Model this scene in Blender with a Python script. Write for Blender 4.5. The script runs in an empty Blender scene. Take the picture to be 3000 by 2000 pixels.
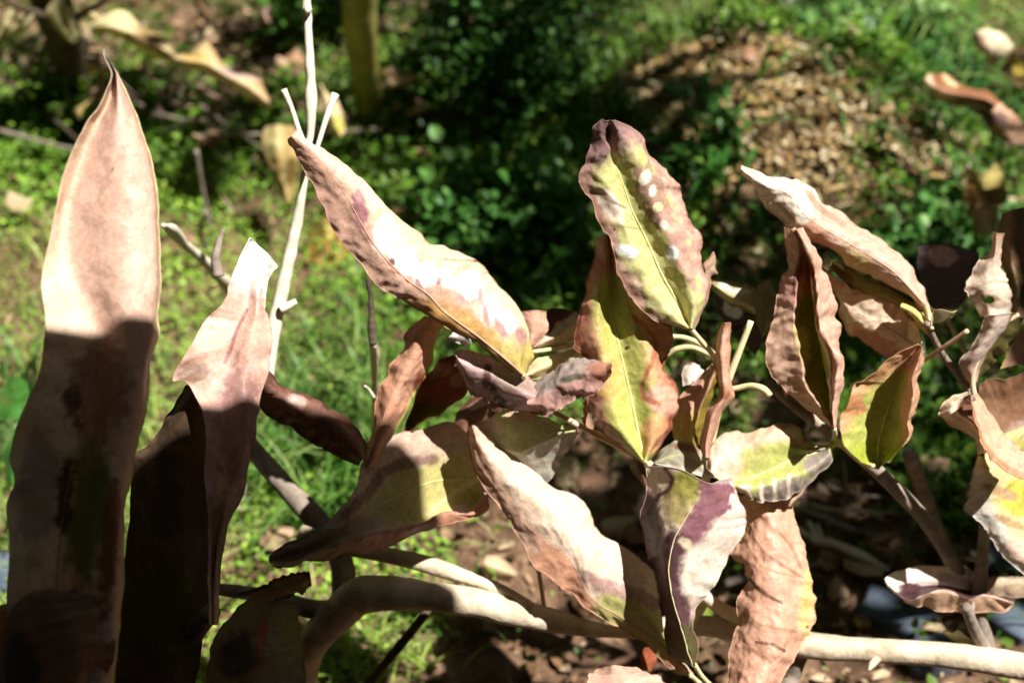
import bpy, math, random
import numpy as np
from mathutils import Vector, Matrix

random.seed(7); RNG = np.random.default_rng(11)
SC = bpy.context.scene; COL = SC.collection

# ------------------------------------------------------------------ camera, sky, sun, exposure
F_PX, CX, CY = 4121.0, 1500.0, 1000.0          # focal length and centre in photograph pixels (3000 x 2000)
CAM_H, PITCH = 0.95, math.radians(40)
CAM = np.array([0, 0, CAM_H])
AXR = np.array([1.0, 0, 0]); AXF = np.array([0, math.cos(PITCH), -math.sin(PITCH)]); AXU = np.array([0, math.sin(PITCH), math.cos(PITCH)])
cd = bpy.data.cameras.new('camera'); cam = bpy.data.objects.new('camera', cd); COL.objects.link(cam)
cam.location = CAM; cam.rotation_euler = (math.pi/2 - PITCH, 0, 0)
cd.sensor_width = 36; cd.lens = 36*F_PX/3000; cd.clip_start = .02; cd.clip_end = 200
cd.dof.use_dof = True; cd.dof.focus_distance = .76; cd.dof.aperture_fstop = 6.3
SC.camera = cam

SUN = np.array([.42, -.16, .90]); SUN /= np.linalg.norm(SUN)     # towards the sun
w = bpy.data.worlds.new('World'); SC.world = w; w.use_nodes = True
nt = w.node_tree; bg = nt.nodes['Background']; sky = nt.nodes.new('ShaderNodeTexSky')
sky.sky_type = 'NISHITA'; sky.sun_disc = False
sky.sun_elevation = math.asin(SUN[2]); sky.sun_rotation = math.atan2(SUN[0], SUN[1])
nt.links.new(sky.outputs[0], bg.inputs[0]); bg.inputs[1].default_value = .05
sd = bpy.data.lights.new('sun', 'SUN'); so = bpy.data.objects.new('sun', sd); COL.objects.link(so)
sd.energy = 5; sd.angle = math.radians(.5); sd.color = (1, .955, .885)
so.rotation_euler = Vector(SUN).to_track_quat('Z', 'Y').to_euler(); so.location = (1, -1, 4)
vs = SC.view_settings; vs.view_transform = 'Standard'; vs.look = 'None'; vs.exposure = 1.08; vs.gamma = 1; vs.use_curve_mapping = False
cy = SC.cycles; cy.max_bounces = 6; cy.diffuse_bounces = 3; cy.glossy_bounces = 2; cy.transmission_bounces = 3; cy.transparent_max_bounces = 4

# ------------------------------------------------------------------ helpers
def P(x, y, d):                      # photograph pixel + depth along the view axis -> world
    return CAM + d*(AXF + AXR*((x-CX)/F_PX) + AXU*((CY-y)/F_PX))
def PG(x, y, z=0.0):                 # pixel -> point on the plane at height z
    r = AXF + AXR*((x-CX)/F_PX) + AXU*((CY-y)/F_PX)
    return CAM + r*((z-CAM_H)/r[2])
def DG(x, y, z=0.0):
    r = AXF + AXR*((x-CX)/F_PX) + AXU*((CY-y)/F_PX)
    return (z-CAM_H)/r[2]
def proj(p):
    q = p-CAM; d = q@AXF
    return CX+F_PX*(q@AXR)/d, CY-F_PX*(q@AXU)/d
TAB = np.random.default_rng(3).random(65536)
def vnoise(p):
    i = np.floor(p).astype(np.int64); f = p-i; f = f*f*(3-2*f); out = 0
    for dx in (0, 1):
        for dy in (0, 1):
            for dz in (0, 1):
                h = ((i[:, 0]+dx)*73856093 ^ (i[:, 1]+dy)*19349663 ^ (i[:, 2]+dz)*83492791) & 65535
                out = out + TAB[h]*(f[:, 0] if dx else 1-f[:, 0])*(f[:, 1] if dy else 1-f[:, 1])*(f[:, 2] if dz else 1-f[:, 2])
    return out*2-1
def fbm(p, o=4):
    s = 0; a = .5
    for k in range(o): s = s+a*vnoise(p*2**k+k*17.3); a *= .5
    return s
def hexc(h, k=.82):
    h = h.lstrip('#'); c = np.array([int(h[i:i+2], 16)/255 for i in (0, 2, 4)])
    c = np.where(c <= .04045, c/12.92, ((c+.055)/1.055)**2.4)
    L = c@np.array([.3, .6, .1]); c = c**(1-.17*min(1, max(0, (L-.12)/.3)))       # dry leaves are paler than they look
    return np.minimum(c*k, .84)
def sstep(a, b, x):
    t = np.clip((x-a)/(b-a), 0, 1); return t*t*(3-2*t)
def catmull(pts, n):
    pts = np.asarray(pts, float); m = len(pts)
    t = np.linspace(0, m-1, n); i = np.clip(t.astype(int), 0, m-2); f = (t-i)[:, None]
    p1 = pts[i]; p2 = pts[i+1]
    p0 = np.where((i > 0)[:, None], pts[np.maximum(i-1, 0)], 2*p1-p2)
    p3 = np.where((i < m-2)[:, None], pts[np.minimum(i+2, m-1)], 2*p2-p1)
    return .5*((2*p1)+(-p0+p2)*f+(2*p0-5*p1+4*p2-p3)*f*f+(-p0+3*p1-3*p2+p3)*f**3)
def link(name, me, parent=None):
    o = bpy.data.objects.new(name, me); COL.objects.link(o)
    if parent is not None:
        o.parent = parent; o.matrix_parent_inverse = parent.matrix_basis.inverted()
    return o
def mesh(name, v, f, mat, col=None, smooth=True):
    me = bpy.data.meshes.new(name)
    if isinstance(f, list): me.from_pydata(np.asarray(v).tolist(), [], f)
    else:
        v = np.asarray(v, np.float32); m, k = f.shape; me.vertices.add(len(v)); me.vertices.foreach_set('co', v.ravel())
        me.loops.add(m*k); me.loops.foreach_set('vertex_index', f.astype(np.int32).ravel()); me.polygons.add(m)
        me.polygons.foreach_set('loop_start', np.arange(0, m*k, k, dtype=np.int32)); me.update(calc_edges=True)
    if smooth: me.polygons.foreach_set('use_smooth', np.ones(len(me.polygons), bool))
    if col is not None:
        a = me.color_attributes.new('Col', 'FLOAT_COLOR', 'POINT')
        c = np.ones((len(v), 4)); c[:, :3] = col; a.data.foreach_set('color', c.ravel())
    me.materials.append(mat); me.update(); return me
def empty(name, loc, label, cat, group=None):
    o = bpy.data.objects.new(name, None); COL.objects.link(o); o.location = loc; o.empty_display_size = .05
    return tag(o, label, cat, group)
def tag(o, label=None, cat=None, group=None, kind=None):
    for k, v in (('label', label), ('category', cat), ('group', group), ('kind', kind)):
        if v: o[k] = v
    return o

# ------------------------------------------------------------------ materials
def nmat(name):
    m = bpy.data.materials.new(name); m.use_nodes = True; n = m.node_tree.nodes; n.clear()
    return m, n, m.node_tree.links
def leaf_material(name, rough=.48, trans=.2, scale=260, bump=.4, var=.22, spec=.35, cell=230, ret=.16):
    m, n, l = nmat(name)
    out = n.new('ShaderNodeOutputMaterial'); bs = n.new('ShaderNodeBsdfPrincipled'); tr = n.new('ShaderNodeBsdfTranslucent'); mx = n.new('ShaderNodeMixShader')
    at = n.new('ShaderNodeAttribute'); at.attribute_name = 'Col'
    ge = n.new('ShaderNodeNewGeometry')
    no = n.new('ShaderNodeTexNoise'); no.inputs['Scale'].default_value = scale; no.inputs['Detail'].default_value = 5 if ret else 1; no.inputs['Roughness'].default_value = .65
    l.new(ge.outputs['Position'], no.inputs['Vector'])
    mr = n.new('ShaderNodeMapRange'); mr.inputs[1].default_value = .25; mr.inputs[2].default_value = .75; mr.inputs[3].default_value = 1-var; mr.inputs[4].default_value = 1+var*.6
    l.new(no.outputs[0], mr.inputs[0])
    mu = n.new('ShaderNodeMix'); mu.data_type = 'RGBA'; mu.blend_type = 'MULTIPLY'; mu.inputs[0].default_value = 1
    l.new(at.outputs['Color'], mu.inputs[6])
    if ret:
        vo = n.new('ShaderNodeTexVoronoi'); vo.feature = 'DISTANCE_TO_EDGE'; vo.inputs['Scale'].default_value = cell; l.new(ge.outputs['Position'], vo.inputs['Vector'])
        vr = n.new('ShaderNodeMapRange'); vr.inputs[1].default_value = 0; vr.inputs[2].default_value = .09; vr.inputs[3].default_value = 1-ret; vr.inputs[4].default_value = 1; l.new(vo.outputs[0], vr.inputs[0])
        vm_ = n.new('ShaderNodeMath'); vm_.operation = 'MULTIPLY'; l.new(mr.outputs[0], vm_.inputs[0]); l.new(vr.outputs[0], vm_.inputs[1]); l.new(vm_.outputs[0], mu.inputs[7])
    else: l.new(mr.outputs[0], mu.inputs[7])
    l.new(mu.outputs[2], bs.inputs['Base Color'])
    hs = n.new('ShaderNodeHueSaturation'); hs.inputs['Saturation'].default_value = 1.1; hs.inputs['Value'].default_value = .95
    l.new(mu.outputs[2], hs.inputs['Color']); l.new(hs.outputs[0], tr.inputs['Color'])
    bs.inputs['Roughness'].default_value = rough; bs.inputs['Specular IOR Level'].default_value = spec
    bp = n.new('ShaderNodeBump'); bp.inputs['Strength'].default_value = bump; bp.inputs['Distance'].default_value = .001
    if ret:
        ad = n.new('ShaderNodeMath'); ad.operation = 'MULTIPLY_ADD'; ad.inputs[1].default_value = .5; l.new(vr.outputs[0], ad.inputs[0]); l.new(no.outputs[0], ad.inputs[2])
        l.new(ad.outputs[0], bp.inputs['Height']); l.new(bp.outputs[0], bs.inputs['Normal'])
    mx.inputs[0].default_value = trans; l.new(bs.outputs[0], mx.inputs[1]); l.new(tr.outputs[0], mx.inputs[2]); l.new(mx.outputs[0], out.inputs[0])
    return m
def noise_material(name, ramp, scale, rough=.85, bump=.6, dist=.003, detail=8, stretch=None, coord='Position'):
    m, n, l = nmat(name)
    out = n.new('ShaderNodeOutputMaterial'); bs = n.new('ShaderNodeBsdfPrincipled')
    ge = n.new('ShaderNodeNewGeometry'); no = n.new('ShaderNodeTexNoise'); no.inputs['Scale'].default_value = scale; no.inputs['Detail'].default_value = detail; no.inputs['Roughness'].default_value = .68
    l.new(ge.outputs['Position'], no.inputs['Vector'])
    cr = n.new('ShaderNodeValToRGB'); e = cr.color_ramp.elements
    for k, (p, h) in enumerate(ramp):
        x = e[k] if k < 2 else e.new(p)
        x.position = p; x.color = (*hexc(h), 1)
    l.new(no.outputs[0], cr.inputs[0]); l.new(cr.outputs[0], bs.inputs['Base Color'])
    no2 = n.new('ShaderNodeTexNoise'); no2.inputs['Scale'].default_value = scale*3.7; no2.inputs['Detail'].default_value = 6
    l.new(ge.outputs['Position'], no2.inputs['Vector'])
    bp = n.new('ShaderNodeBump'); bp.inputs['Strength'].default_value = bump; bp.inputs['Distance'].default_value = dist
    l.new(no2.outputs[0], bp.inputs['Height']); l.new(bp.outputs[0], bs.inputs['Normal'])
    bs.inputs['Roughness'].default_value = rough; bs.inputs['Specular IOR Level'].default_value = .2
    l.new(bs.outputs[0], out.inputs[0]); return m
M_LEAF = leaf_material('dry_leaf')
M_HERB = leaf_material('herb', rough=.5, trans=.38, scale=90, bump=.1, var=.25, ret=0)
M_GRASS = leaf_material('grass', rough=.45, trans=.35, scale=60, bump=.05, var=.2, ret=0)
M_LITTER = leaf_material('litter', rough=.8, trans=.1, scale=120, bump=.3, var=.35, spec=.15, ret=0)
M_BARK = noise_material('pale_bark', [(.25, '#8d7a62'), (.5, '#cbb799'), (.7, '#e9dabd')], 55, .75, .5, .002)
M_BARKG = noise_material('grey_bark', [(.25, '#5c5148'), (.5, '#8b7d70'), (.75, '#b3a390')], 60, .8, .5, .002)
M_BARKD = noise_material('dark_bark', [(.25, '#2e2720'), (.55, '#5a4d3e'), (.8, '#857660')], 70, .85, .6, .002)
M_STEMY = noise_material('green_stem', [(.2, '#6d6a2c'), (.5, '#a19a48'), (.8, '#c3b873')], 30, .6, .2, .002)
M_TWIG = noise_material('white_twig', [(.2, '#b8a88a'), (.5, '#e6dabf'), (.8, '#fff6e0')], 80, .7, .3, .001)
M_PETY = noise_material('yellow_petiole', [(.2, '#b3a468'), (.5, '#d9cd96'), (.8, '#efe6bd')], 90, .55, .15, .001)
M_PETP = noise_material('tan_petiole', [(.2, '#a98268'), (.5, '#d3ab8c'), (.8, '#e8c9ab')], 90, .6, .15, .001)
M_RIB = noise_material('rib', [(.2, '#a8a45c'), (.5, '#c9c77e'), (.8, '#e0dca0')], 90, .5, .1, .001)
M_RIBP = noise_material('tan_rib', [(.2, '#8f6a55'), (.5, '#b98d74'), (.8, '#cfa68a')], 90, .6, .1, .001)
M_SOIL = noise_material('soil', [(.28, '#3f3026'), (.48, '#664e3c'), (.62, '#8a6e56'), (.78, '#b0937a')], 26, .95, 1, .006)
M_CLOD = noise_material('clod', [(.25, '#7d6244'), (.5, '#b8976a'), (.75, '#dcc08e')], 60, .95, 1, .004)
M_STONE = noise_material('stone', [(.25, '#3f4652'), (.5, '#566070'), (.75, '#6f7884')], 30, .8, .4, .003)  # blue tint paints sky light into grey stone
M_BOARD = noise_material('board', [(.25, '#6d543d'), (.5, '#8d7052'), (.75, '#a98a66')], 18, .8, .3, .003)

# ------------------------------------------------------------------ leaf and stem builders
def parse(s):
    out = []
    for t in s.split():
        a = [float(q) for q in t.split(',')]
        out.append(a if len(a) == 3 else a+[0.0])
    return np.array(out)
def seg_dist(px, py, pts):
    d = np.full(px.shape, 1e9)
    for a, b in zip(pts[:-1], pts[1:]):
        ab = b[:2]-a[:2]; L = max(ab@ab, 1e-6)
        t = np.clip(((px-a[0])*ab[0]+(py-a[1])*ab[1])/L, 0, 1)
        d = np.minimum(d, np.hypot(px-a[0]-t*ab[0], py-a[1]-t*ab[1]))
    return d
LEAFN = [0]
def leaf_geometry(cols, Db, Dt, base, layers, nu, nv, amp, rag, veins, mid, lin, rim, holes, seed, crimp=.0024):
    C = []
    for dc, s in cols:
        p = parse(s); k = len(p); t = np.linspace(0, 1, k)
        D = Db+(Dt-Db)*t+(dc*min(1, 1)+p[:, 2])/100
        C.append(np.array([P(a, b, d) for (a, b), d in zip(p[:, :2], D)]))
    n = [len(c) for c in C]
    if len(set(n)) > 1:                       # resample by arc length where counts differ
        m = max(n); R = []
        for c in C:
            q = catmull(c, 200); L = np.r_[0, np.cumsum(np.linalg.norm(np.diff(q, axis=0), axis=1))]
            R.append(np.array([[np.interp(s*L[-1], L, q[:, j]) for j in range(3)] for s in np.linspace(0, 1, m)]))
        C = R
    # pinch the depth spread towards base and tip
    A = np.array([catmull(c, nv) for c in C])              # cols x nv x 3
    G = np.zeros((nv, nu, 3))
    for r in range(nv):
        if lin:
            t = np.linspace(0, len(C)-1, nu); i = np.clip(t.astype(int), 0, len(C)-2); f = (t-i)[:, None]
            f = f*.55+.45*(f*f*(3-2*f)); G[r] = A[i, r]*(1-f)+A[i+1, r]*f
        else: G[r] = catmull(A[:, r], nu)
    u = np.tile(np.linspace(0, 1, nu), (nv, 1)); v = np.tile(np.linspace(0, 1, nv)[:, None], (1, nu))
    du = np.gradient(G, axis=1); dv = np.gradient(G, axis=0); N = np.cross(du, dv); N /= np.linalg.norm(N, axis=2, keepdims=True)+1e-9
    if (N.reshape(-1, 3)@AXF).mean() > 0: N = -N
    sd_ = seed*3.17
    edge = np.minimum(u, 1-u)*2
    flat = G.reshape(-1, 3)
    n1 = fbm(flat*45+sd_, 3).reshape(nv, nu); n2 = fbm(flat*160+sd_, 3).reshape(nv, nu)
    ridge = 1-2*np.abs(fbm(flat*70+sd_+40, 3)).reshape(nv, nu)*1.6
    disp = amp*(n1*(1.3-.5*edge)+.40*n2+.30*ridge)
    vq = np.linspace(0, 1, nv); ew = (1-edge)**2*np.sin(np.pi*np.clip(v, .03, .97))
    for side in (0, 1):
        cr = fbm(np.stack([vq*nv/8.5, np.full(nv, seed*5.3+side*11), vq*0], 1), 2)
        disp = disp+crimp*1.6*cr[:, None]*ew*((u < .5) if side == 0 else (u >= .5))
    um = mid if mid is not None else .5
    if veins:
        fdist = np.abs(u-um); ph = (v*veins-fdist*veins*.33)+n1*.5
        w_ = np.abs((ph % 1)-.5)*2
        vm = sstep(.88, .99, w_)*np.clip(fdist*8, 0, 1)*np.clip((1-edge*0)-.0, 0, 1)
        disp = disp+amp*.13*np.cos(ph*2*np.pi)*np.clip(fdist*3, 0, 1)*(.6+n2)
    else: vm = u*0
    G = G+N*disp[..., None]
    if rag:
        T = du/(np.linalg.norm(du, axis=2, keepdims=True)+1e-9)
        vv = np.linspace(0, 1, nv)
        for side, sg in ((0, -1), (1, 1)):
            q = np.stack([vv*26, np.full(nv, seed*7.7+side*31), vv*0], 1)
            rg = fbm(q, 4)*rag*np.sin(np.pi*np.clip(vv, .02, .98))**.5
            wgt = np.clip((1-edge[0]*2.2), 0, 1)*(u[0] < .5 if side == 0 else u[0] >= .5)
            G = G+T*(sg*rg[:, None]*wgt[None, :])[..., None]
    flat = G.reshape(-1, 3); px, py = proj(flat)
    U, V = u.ravel(), v.ravel(); N1, N2 = n1.ravel(), n2.ravel()
    N3 = fbm(flat*420+sd_, 3)
    c = np.tile(hexc(base), (len(flat), 1)).astype(float)
    for L in layers:
        k = L[0]
        if k == 'e':
            e = np.minimum(np.minimum(U, 1-U)*2, (1-V)*2.2)+N1*.30+N2*.22+N3*.12
            m_ = 1-sstep(L[2]-L[3], L[2]+L[3], e); h = L[1]
        elif k == 'b':
            x, y, rx, ry, rot, h = L[1:7]; soft = L[7] if len(L) > 7 else .3; nz = L[8] if len(L) > 8 else .35; st = L[9] if len(L) > 9 else 1
            a = math.radians(rot); X = (px-x)*math.cos(a)+(py-y)*math.sin(a); Y = -(px-x)*math.sin(a)+(py-y)*math.cos(a)
            soft *= .62; r = np.hypot(X/rx, Y/ry)+nz*(N1*.9+N2*1.1+N3*.9); m_ = (1-sstep(1-soft, 1+soft, r))*st
        elif k == 'l':
            pts = parse(L[1]); wd, h = L[2], L[3]; soft = L[4] if len(L) > 4 else .4; st = L[5] if len(L) > 5 else 1
            soft *= .7; r = seg_dist(px, py, pts)/wd+.35*(N1*.8+N2*1.3+N3*.7); m_ = (1-sstep(1-soft, 1+soft, r))*st
        elif k == 'g':
            x0, y0, x1, y1, h = L[1:6]; st = L[6] if len(L) > 6 else 1
            t = ((px-x0)*(x1-x0)+(py-y0)*(y1-y0))/((x1-x0)**2+(y1-y0)**2)+.3*(N1+1.4*N2+N3); m_ = sstep(0, 1, t)*st
        elif k == 'v':
            h, st = L[1], L[2]; m_ = vm.ravel()*st
        elif k == 'u':                        # a strip of u
            u0, u1, h = L[1:4]; soft = L[4] if len(L) > 4 else .04
            q = U+.06*N1; m_ = sstep(u0-soft, u0+soft, q)*(1-sstep(u1-soft, u1+soft, q))
        c = c*(1-m_[:, None])+hexc(h)*m_[:, None]
    lum = c@np.array([.3, .6, .1]); c = np.clip(lum[:, None]+(c-lum[:, None])*1.04, .003, 1)
    c *= (1+.12*N2+.08*N1+.10*N3)[:, None]*np.array([1.04, 1.0, 1.03])
    sp_ = sstep(.30, .44, fbm(flat*95+sd_+70, 3)); c = c*(1-.20*sp_[:, None])+hexc('#b87f5a')*(.20*sp_[:, None])
    # faint brown freckles
    fr = sstep(.42, .52, fbm(flat*700+sd_, 2)); c *= (1-.16*fr)[:, None]
    keep = np.ones(nu*nv, bool)
    for (x, y, rx, ry) in holes: keep &= ((px-x)/rx)**2+((py-y)/ry)**2+.25*N3 > 1
    a = (np.arange(nv-1)[:, None]*nu+np.arange(nu-1)[None, :]).ravel(); F = np.stack([a, a+1, a+nu+1, a+nu], 1); F = F[keep[F].all(1)]
    V_ = [flat]; Cc = [np.clip(c, .004, .82)]
    # thickened margin: a thin round bead along the boundary
    bd = [(r, 0) for r in range(nv)]+[(nv-1, q) for q in range(1, nu)]+[(r, nu-1) for r in range(nv-2, -1, -1)]
    bp = np.array([G[a, b] for a, b in bd]); tn = np.gradient(bp, axis=0); tn /= np.linalg.norm(tn, axis=1, keepdims=True)+1e-9
    nn = np.array([N[a, b] for a, b in bd]); sdv = np.cross(tn, nn); rr = .00032
    off = len(flat)
    bc = np.array([c[a*nu+b] for a, b in bd])
    bc = bc*.55+hexc(rim)*.45 if rim else bc
    for k in range(4):
        an = k*math.pi/2+.3
        V_.append(bp+rr*(math.cos(an)*nn+math.sin(an)*sdv)); Cc.append(bc)
    m = len(bd)
    for k in range(4):
        i = np.arange(m-1); F = np.concatenate([F, np.stack([off+k*m+i, off+k*m+i+1, off+((k+1) % 4)*m+i+1, off+((k+1) % 4)*m+i], 1)])
    midline = None
    if mid is not None:
        fu = mid*(nu-1); i = int(min(fu, nu-2)); f = fu-i
        midline = G[:, i]*(1-f)+G[:, i+1]*f-N[:, i]*.0002
    return np.concatenate(V_), F, np.concatenate(Cc), midline
def leaf(parent, label, Db, Dt, cols, base, layers=(), nu=36, nv=90, amp=.0016, rag=.0012, veins=0, mid=None, lin=False, rim=None,
         holes=(), rib=None, ribr=.0011, name='leaf', petiole=None, petm=None, cat=None, group=None, crimp=.0024):
    LEAFN[0] += 1; seed = LEAFN[0]
    if parent is not None and nu >= 28: nu, nv = int(nu*1.35), int(nv*1.35)
    v, f, c, ml = leaf_geometry(cols, Db, Dt, base, layers, nu, nv, amp, rag, veins, mid, lin, rim, holes, seed, crimp)
    o = link(name, mesh(name, v, f, M_LEAF, c), parent)
    if parent is None: tag(o, label, cat, group)
    elif label: o['label'] = label
    if ml is not None:
        k = max(8, len(ml)//4); pts = ml[np.linspace(0, len(ml)*.94-1, k).astype(int)]
        tube('midrib', o, pts, np.linspace(ribr, ribr*.25, k), rib or M_RIBP, seg=6, n=k*2, knob=0)
    if petiole: tube('petiole', o, [P(*q) for q in petiole], [.0016]*len(petiole), petm or M_PETP, seg=8)
    return o
def tube(name, parent, pts, radii, mat, seg=12, n=None, knob=.08, freq=40, cap=True):
    pts = np.asarray(pts, float); n = n or max(10, 8*len(pts))
    c = catmull(pts, n); r = np.interp(np.linspace(0, 1, n), np.linspace(0, 1, len(radii)), radii)
    t = np.gradient(c, axis=0); t /= np.linalg.norm(t, axis=1, keepdims=True)+1e-9
    ref = np.array([.3, -.5, .8]); a = np.cross(t, ref); a /= np.linalg.norm(a, axis=1, keepdims=True)+1e-9; b = np.cross(t, a)
    V = []
    for k in range(seg):
        an = 2*math.pi*k/seg; d = math.cos(an)*a+math.sin(an)*b
        q = c+d*r[:, None]
        s = 1+knob*fbm(q*freq+5, 3)*2 if knob else 1
        V.append(c+d*(r*s)[:, None])
    V = np.concatenate(V); F = []
    for k in range(seg):
        for i in range(n-1):
            k2 = (k+1) % seg; F.append((k*n+i, k*n+i+1, k2*n+i+1, k2*n+i))
    F.append(tuple(k*n for k in range(seg))); F.append(tuple(k*n+n-1 for k in reversed(range(seg))))
    return link(name, mesh(name, V, F, mat), parent)
def ptube(name, parent, s, Db, De, rpx, mat, **kw):           # pixel path with depths Db..De and radii in photograph pixels
    p = parse(s); k = len(p); D = np.linspace(Db, De, k)+p[:, 2]/100
    rp = np.interp(np.linspace(0, 1, k), np.linspace(0, 1, len(rpx)), rpx)
    return tube(name, parent, [P(a, b, d) for (a, b), d in zip(p[:, :2], D)], rp*D/F_PX, mat, **kw)
# ------------------------------------------------------------------ ground
def zg(x, y):
    q = np.stack([x*2.2, y*2.2, x*0], 1)
    h = .03*fbm(q, 4)
    mx, my = MOUND[:2]
    h = h+.14*np.exp(-(((x-mx)/.22)**2+((y-my)/.20)**2)**1.6)*(1+.25*fbm(np.stack([x*14, y*14, x*0+3], 1), 3))
    return h
MOUND = PG(2230, 500)
def make_ground():
    xs = np.r_[np.linspace(-14, -1.6, 14)[:-1], np.linspace(-1.6, 1.6, 240), np.linspace(1.6, 14, 14)[1:]]
    ys = np.r_[np.linspace(-10, .35, 12)[:-1], np.linspace(.35, 3.2, 210), np.linspace(3.2, 30, 20)[1:]]
    X, Y = np.meshgrid(xs, ys); x, y = X.ravel(), Y.ravel()
    z = zg(x, y)+.008*fbm(np.stack([x*22, y*22, x*0+9], 1), 4)
    nx, ny = len(xs), len(ys)
    i = np.arange(nx*ny).reshape(ny, nx); F = np.stack([i[:-1, :-1], i[:-1, 1:], i[1:, 1:], i[1:, :-1]], -1).reshape(-1, 4)
    o = link('ground', mesh('ground', np.stack([x, y, z], 1), F, M_SOIL)); tag(o, 'brown crumbly garden soil under the plants', 'soil', kind='structure')
make_ground()

def leaflets(name, pos, size, col, tilt, mat, aspect=.55, fold=.25, parent=None, yaw=None):
    n = len(pos); yaw = RNG.uniform(0, 2*np.pi, n) if yaw is None else yaw
    d = np.stack([np.cos(yaw), np.sin(yaw), np.zeros(n)], 1); s = np.stack([-np.sin(yaw), np.cos(yaw), np.zeros(n)], 1)
    ct, st = np.cos(tilt)[:, None], np.sin(tilt)[:, None]
    L = d*ct+np.array([0, 0, 1])*st; Nn = -d*st+np.array([0, 0, 1])*ct
    ro = RNG.normal(0, .35, n)[:, None]; S = s*np.cos(ro)+Nn*np.sin(ro); Nn = np.cross(L, S)
    z = size[:, None]; a = aspect if np.isscalar(aspect) else aspect[:, None]
    v = np.stack([pos, pos+z*(.30*L+a*.48*S+fold*.5*a*Nn), pos+z*(.70*L+a*.42*S+fold*.4*a*Nn-.04*Nn), pos+z*(L-.14*Nn), pos+z*(.70*L-a*.42*S+fold*.4*a*Nn-.04*Nn), pos+z*(.30*L-a*.48*S+fold*.5*a*Nn)], 1).reshape(-1, 3)
    i = (np.arange(n)*6)[:, None]
    F = np.concatenate([i+np.array([[0, 1, 2, 3]]), i+np.array([[3, 4, 5, 0]])])
    c = np.repeat(col, 6, axis=0)
    return link(name, mesh(name, v, F, mat, c), parent)
def blades(name, pos, length, width, col, lean, yaw, mat, parent=None, droop=.6):
    n = len(pos); d = np.stack([np.cos(yaw), np.sin(yaw), np.zeros(n)], 1); s = np.stack([-np.sin(yaw), np.cos(yaw), np.zeros(n)], 1)
    V = []
    K = 6
    for k in range(K):
        t = k/(K-1); an = lean+droop*t*t*1.6
        q = pos+length[:, None]*t*(d*np.sin(an*.8)[:, None]+np.array([0, 0, 1])*np.cos(an*.8)[:, None])
        wd = (width*(1-t**2.2)*(.7+.6*t*(1-t)*2)+.0001)[:, None]
        V += [q-s*wd*.5, q+s*wd*.5]
    v = np.stack(V, 1).reshape(-1, 3); i = (np.arange(n)*2*K)[:, None]
    F = np.concatenate([i+np.array([[2*k, 2*k+1, 2*k+3, 2*k+2]]) for k in range(K-1)])
    return link(name, mesh(name, v, F, mat, np.repeat(col, 2*K, axis=0)), parent)
def in_poly(px, py, poly):
    p = np.array(poly, float); ins = np.zeros(len(px), bool); j = len(p)-1
    for i in range(len(p)):
        c = ((p[i, 1] > py) != (p[j, 1] > py)) & (px < (p[j, 0]-p[i, 0])*(py-p[i, 1])/(p[j, 1]-p[i, 1]+1e-9)+p[i, 0])
        ins ^= c; j = i
    return ins
SOIL_POLYS = [  # bare patches, outlined on the ground
    [(1290, 1400), (1500, 1330), (1800, 1300), (2250, 1330), (2450, 1350), (2620, 1500), (2760, 1560), (3400, 1650), (3500, 2600), (1250, 2600), (1230, 1960), (1330, 1700)],
    [(1760, 280), (1880, 200), (2060, 140), (2380, 140), (2500, 230), (2530, 400), (2470, 560), (2310, 660), (2130, 610), (2000, 510), (1870, 390)],
]
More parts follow.
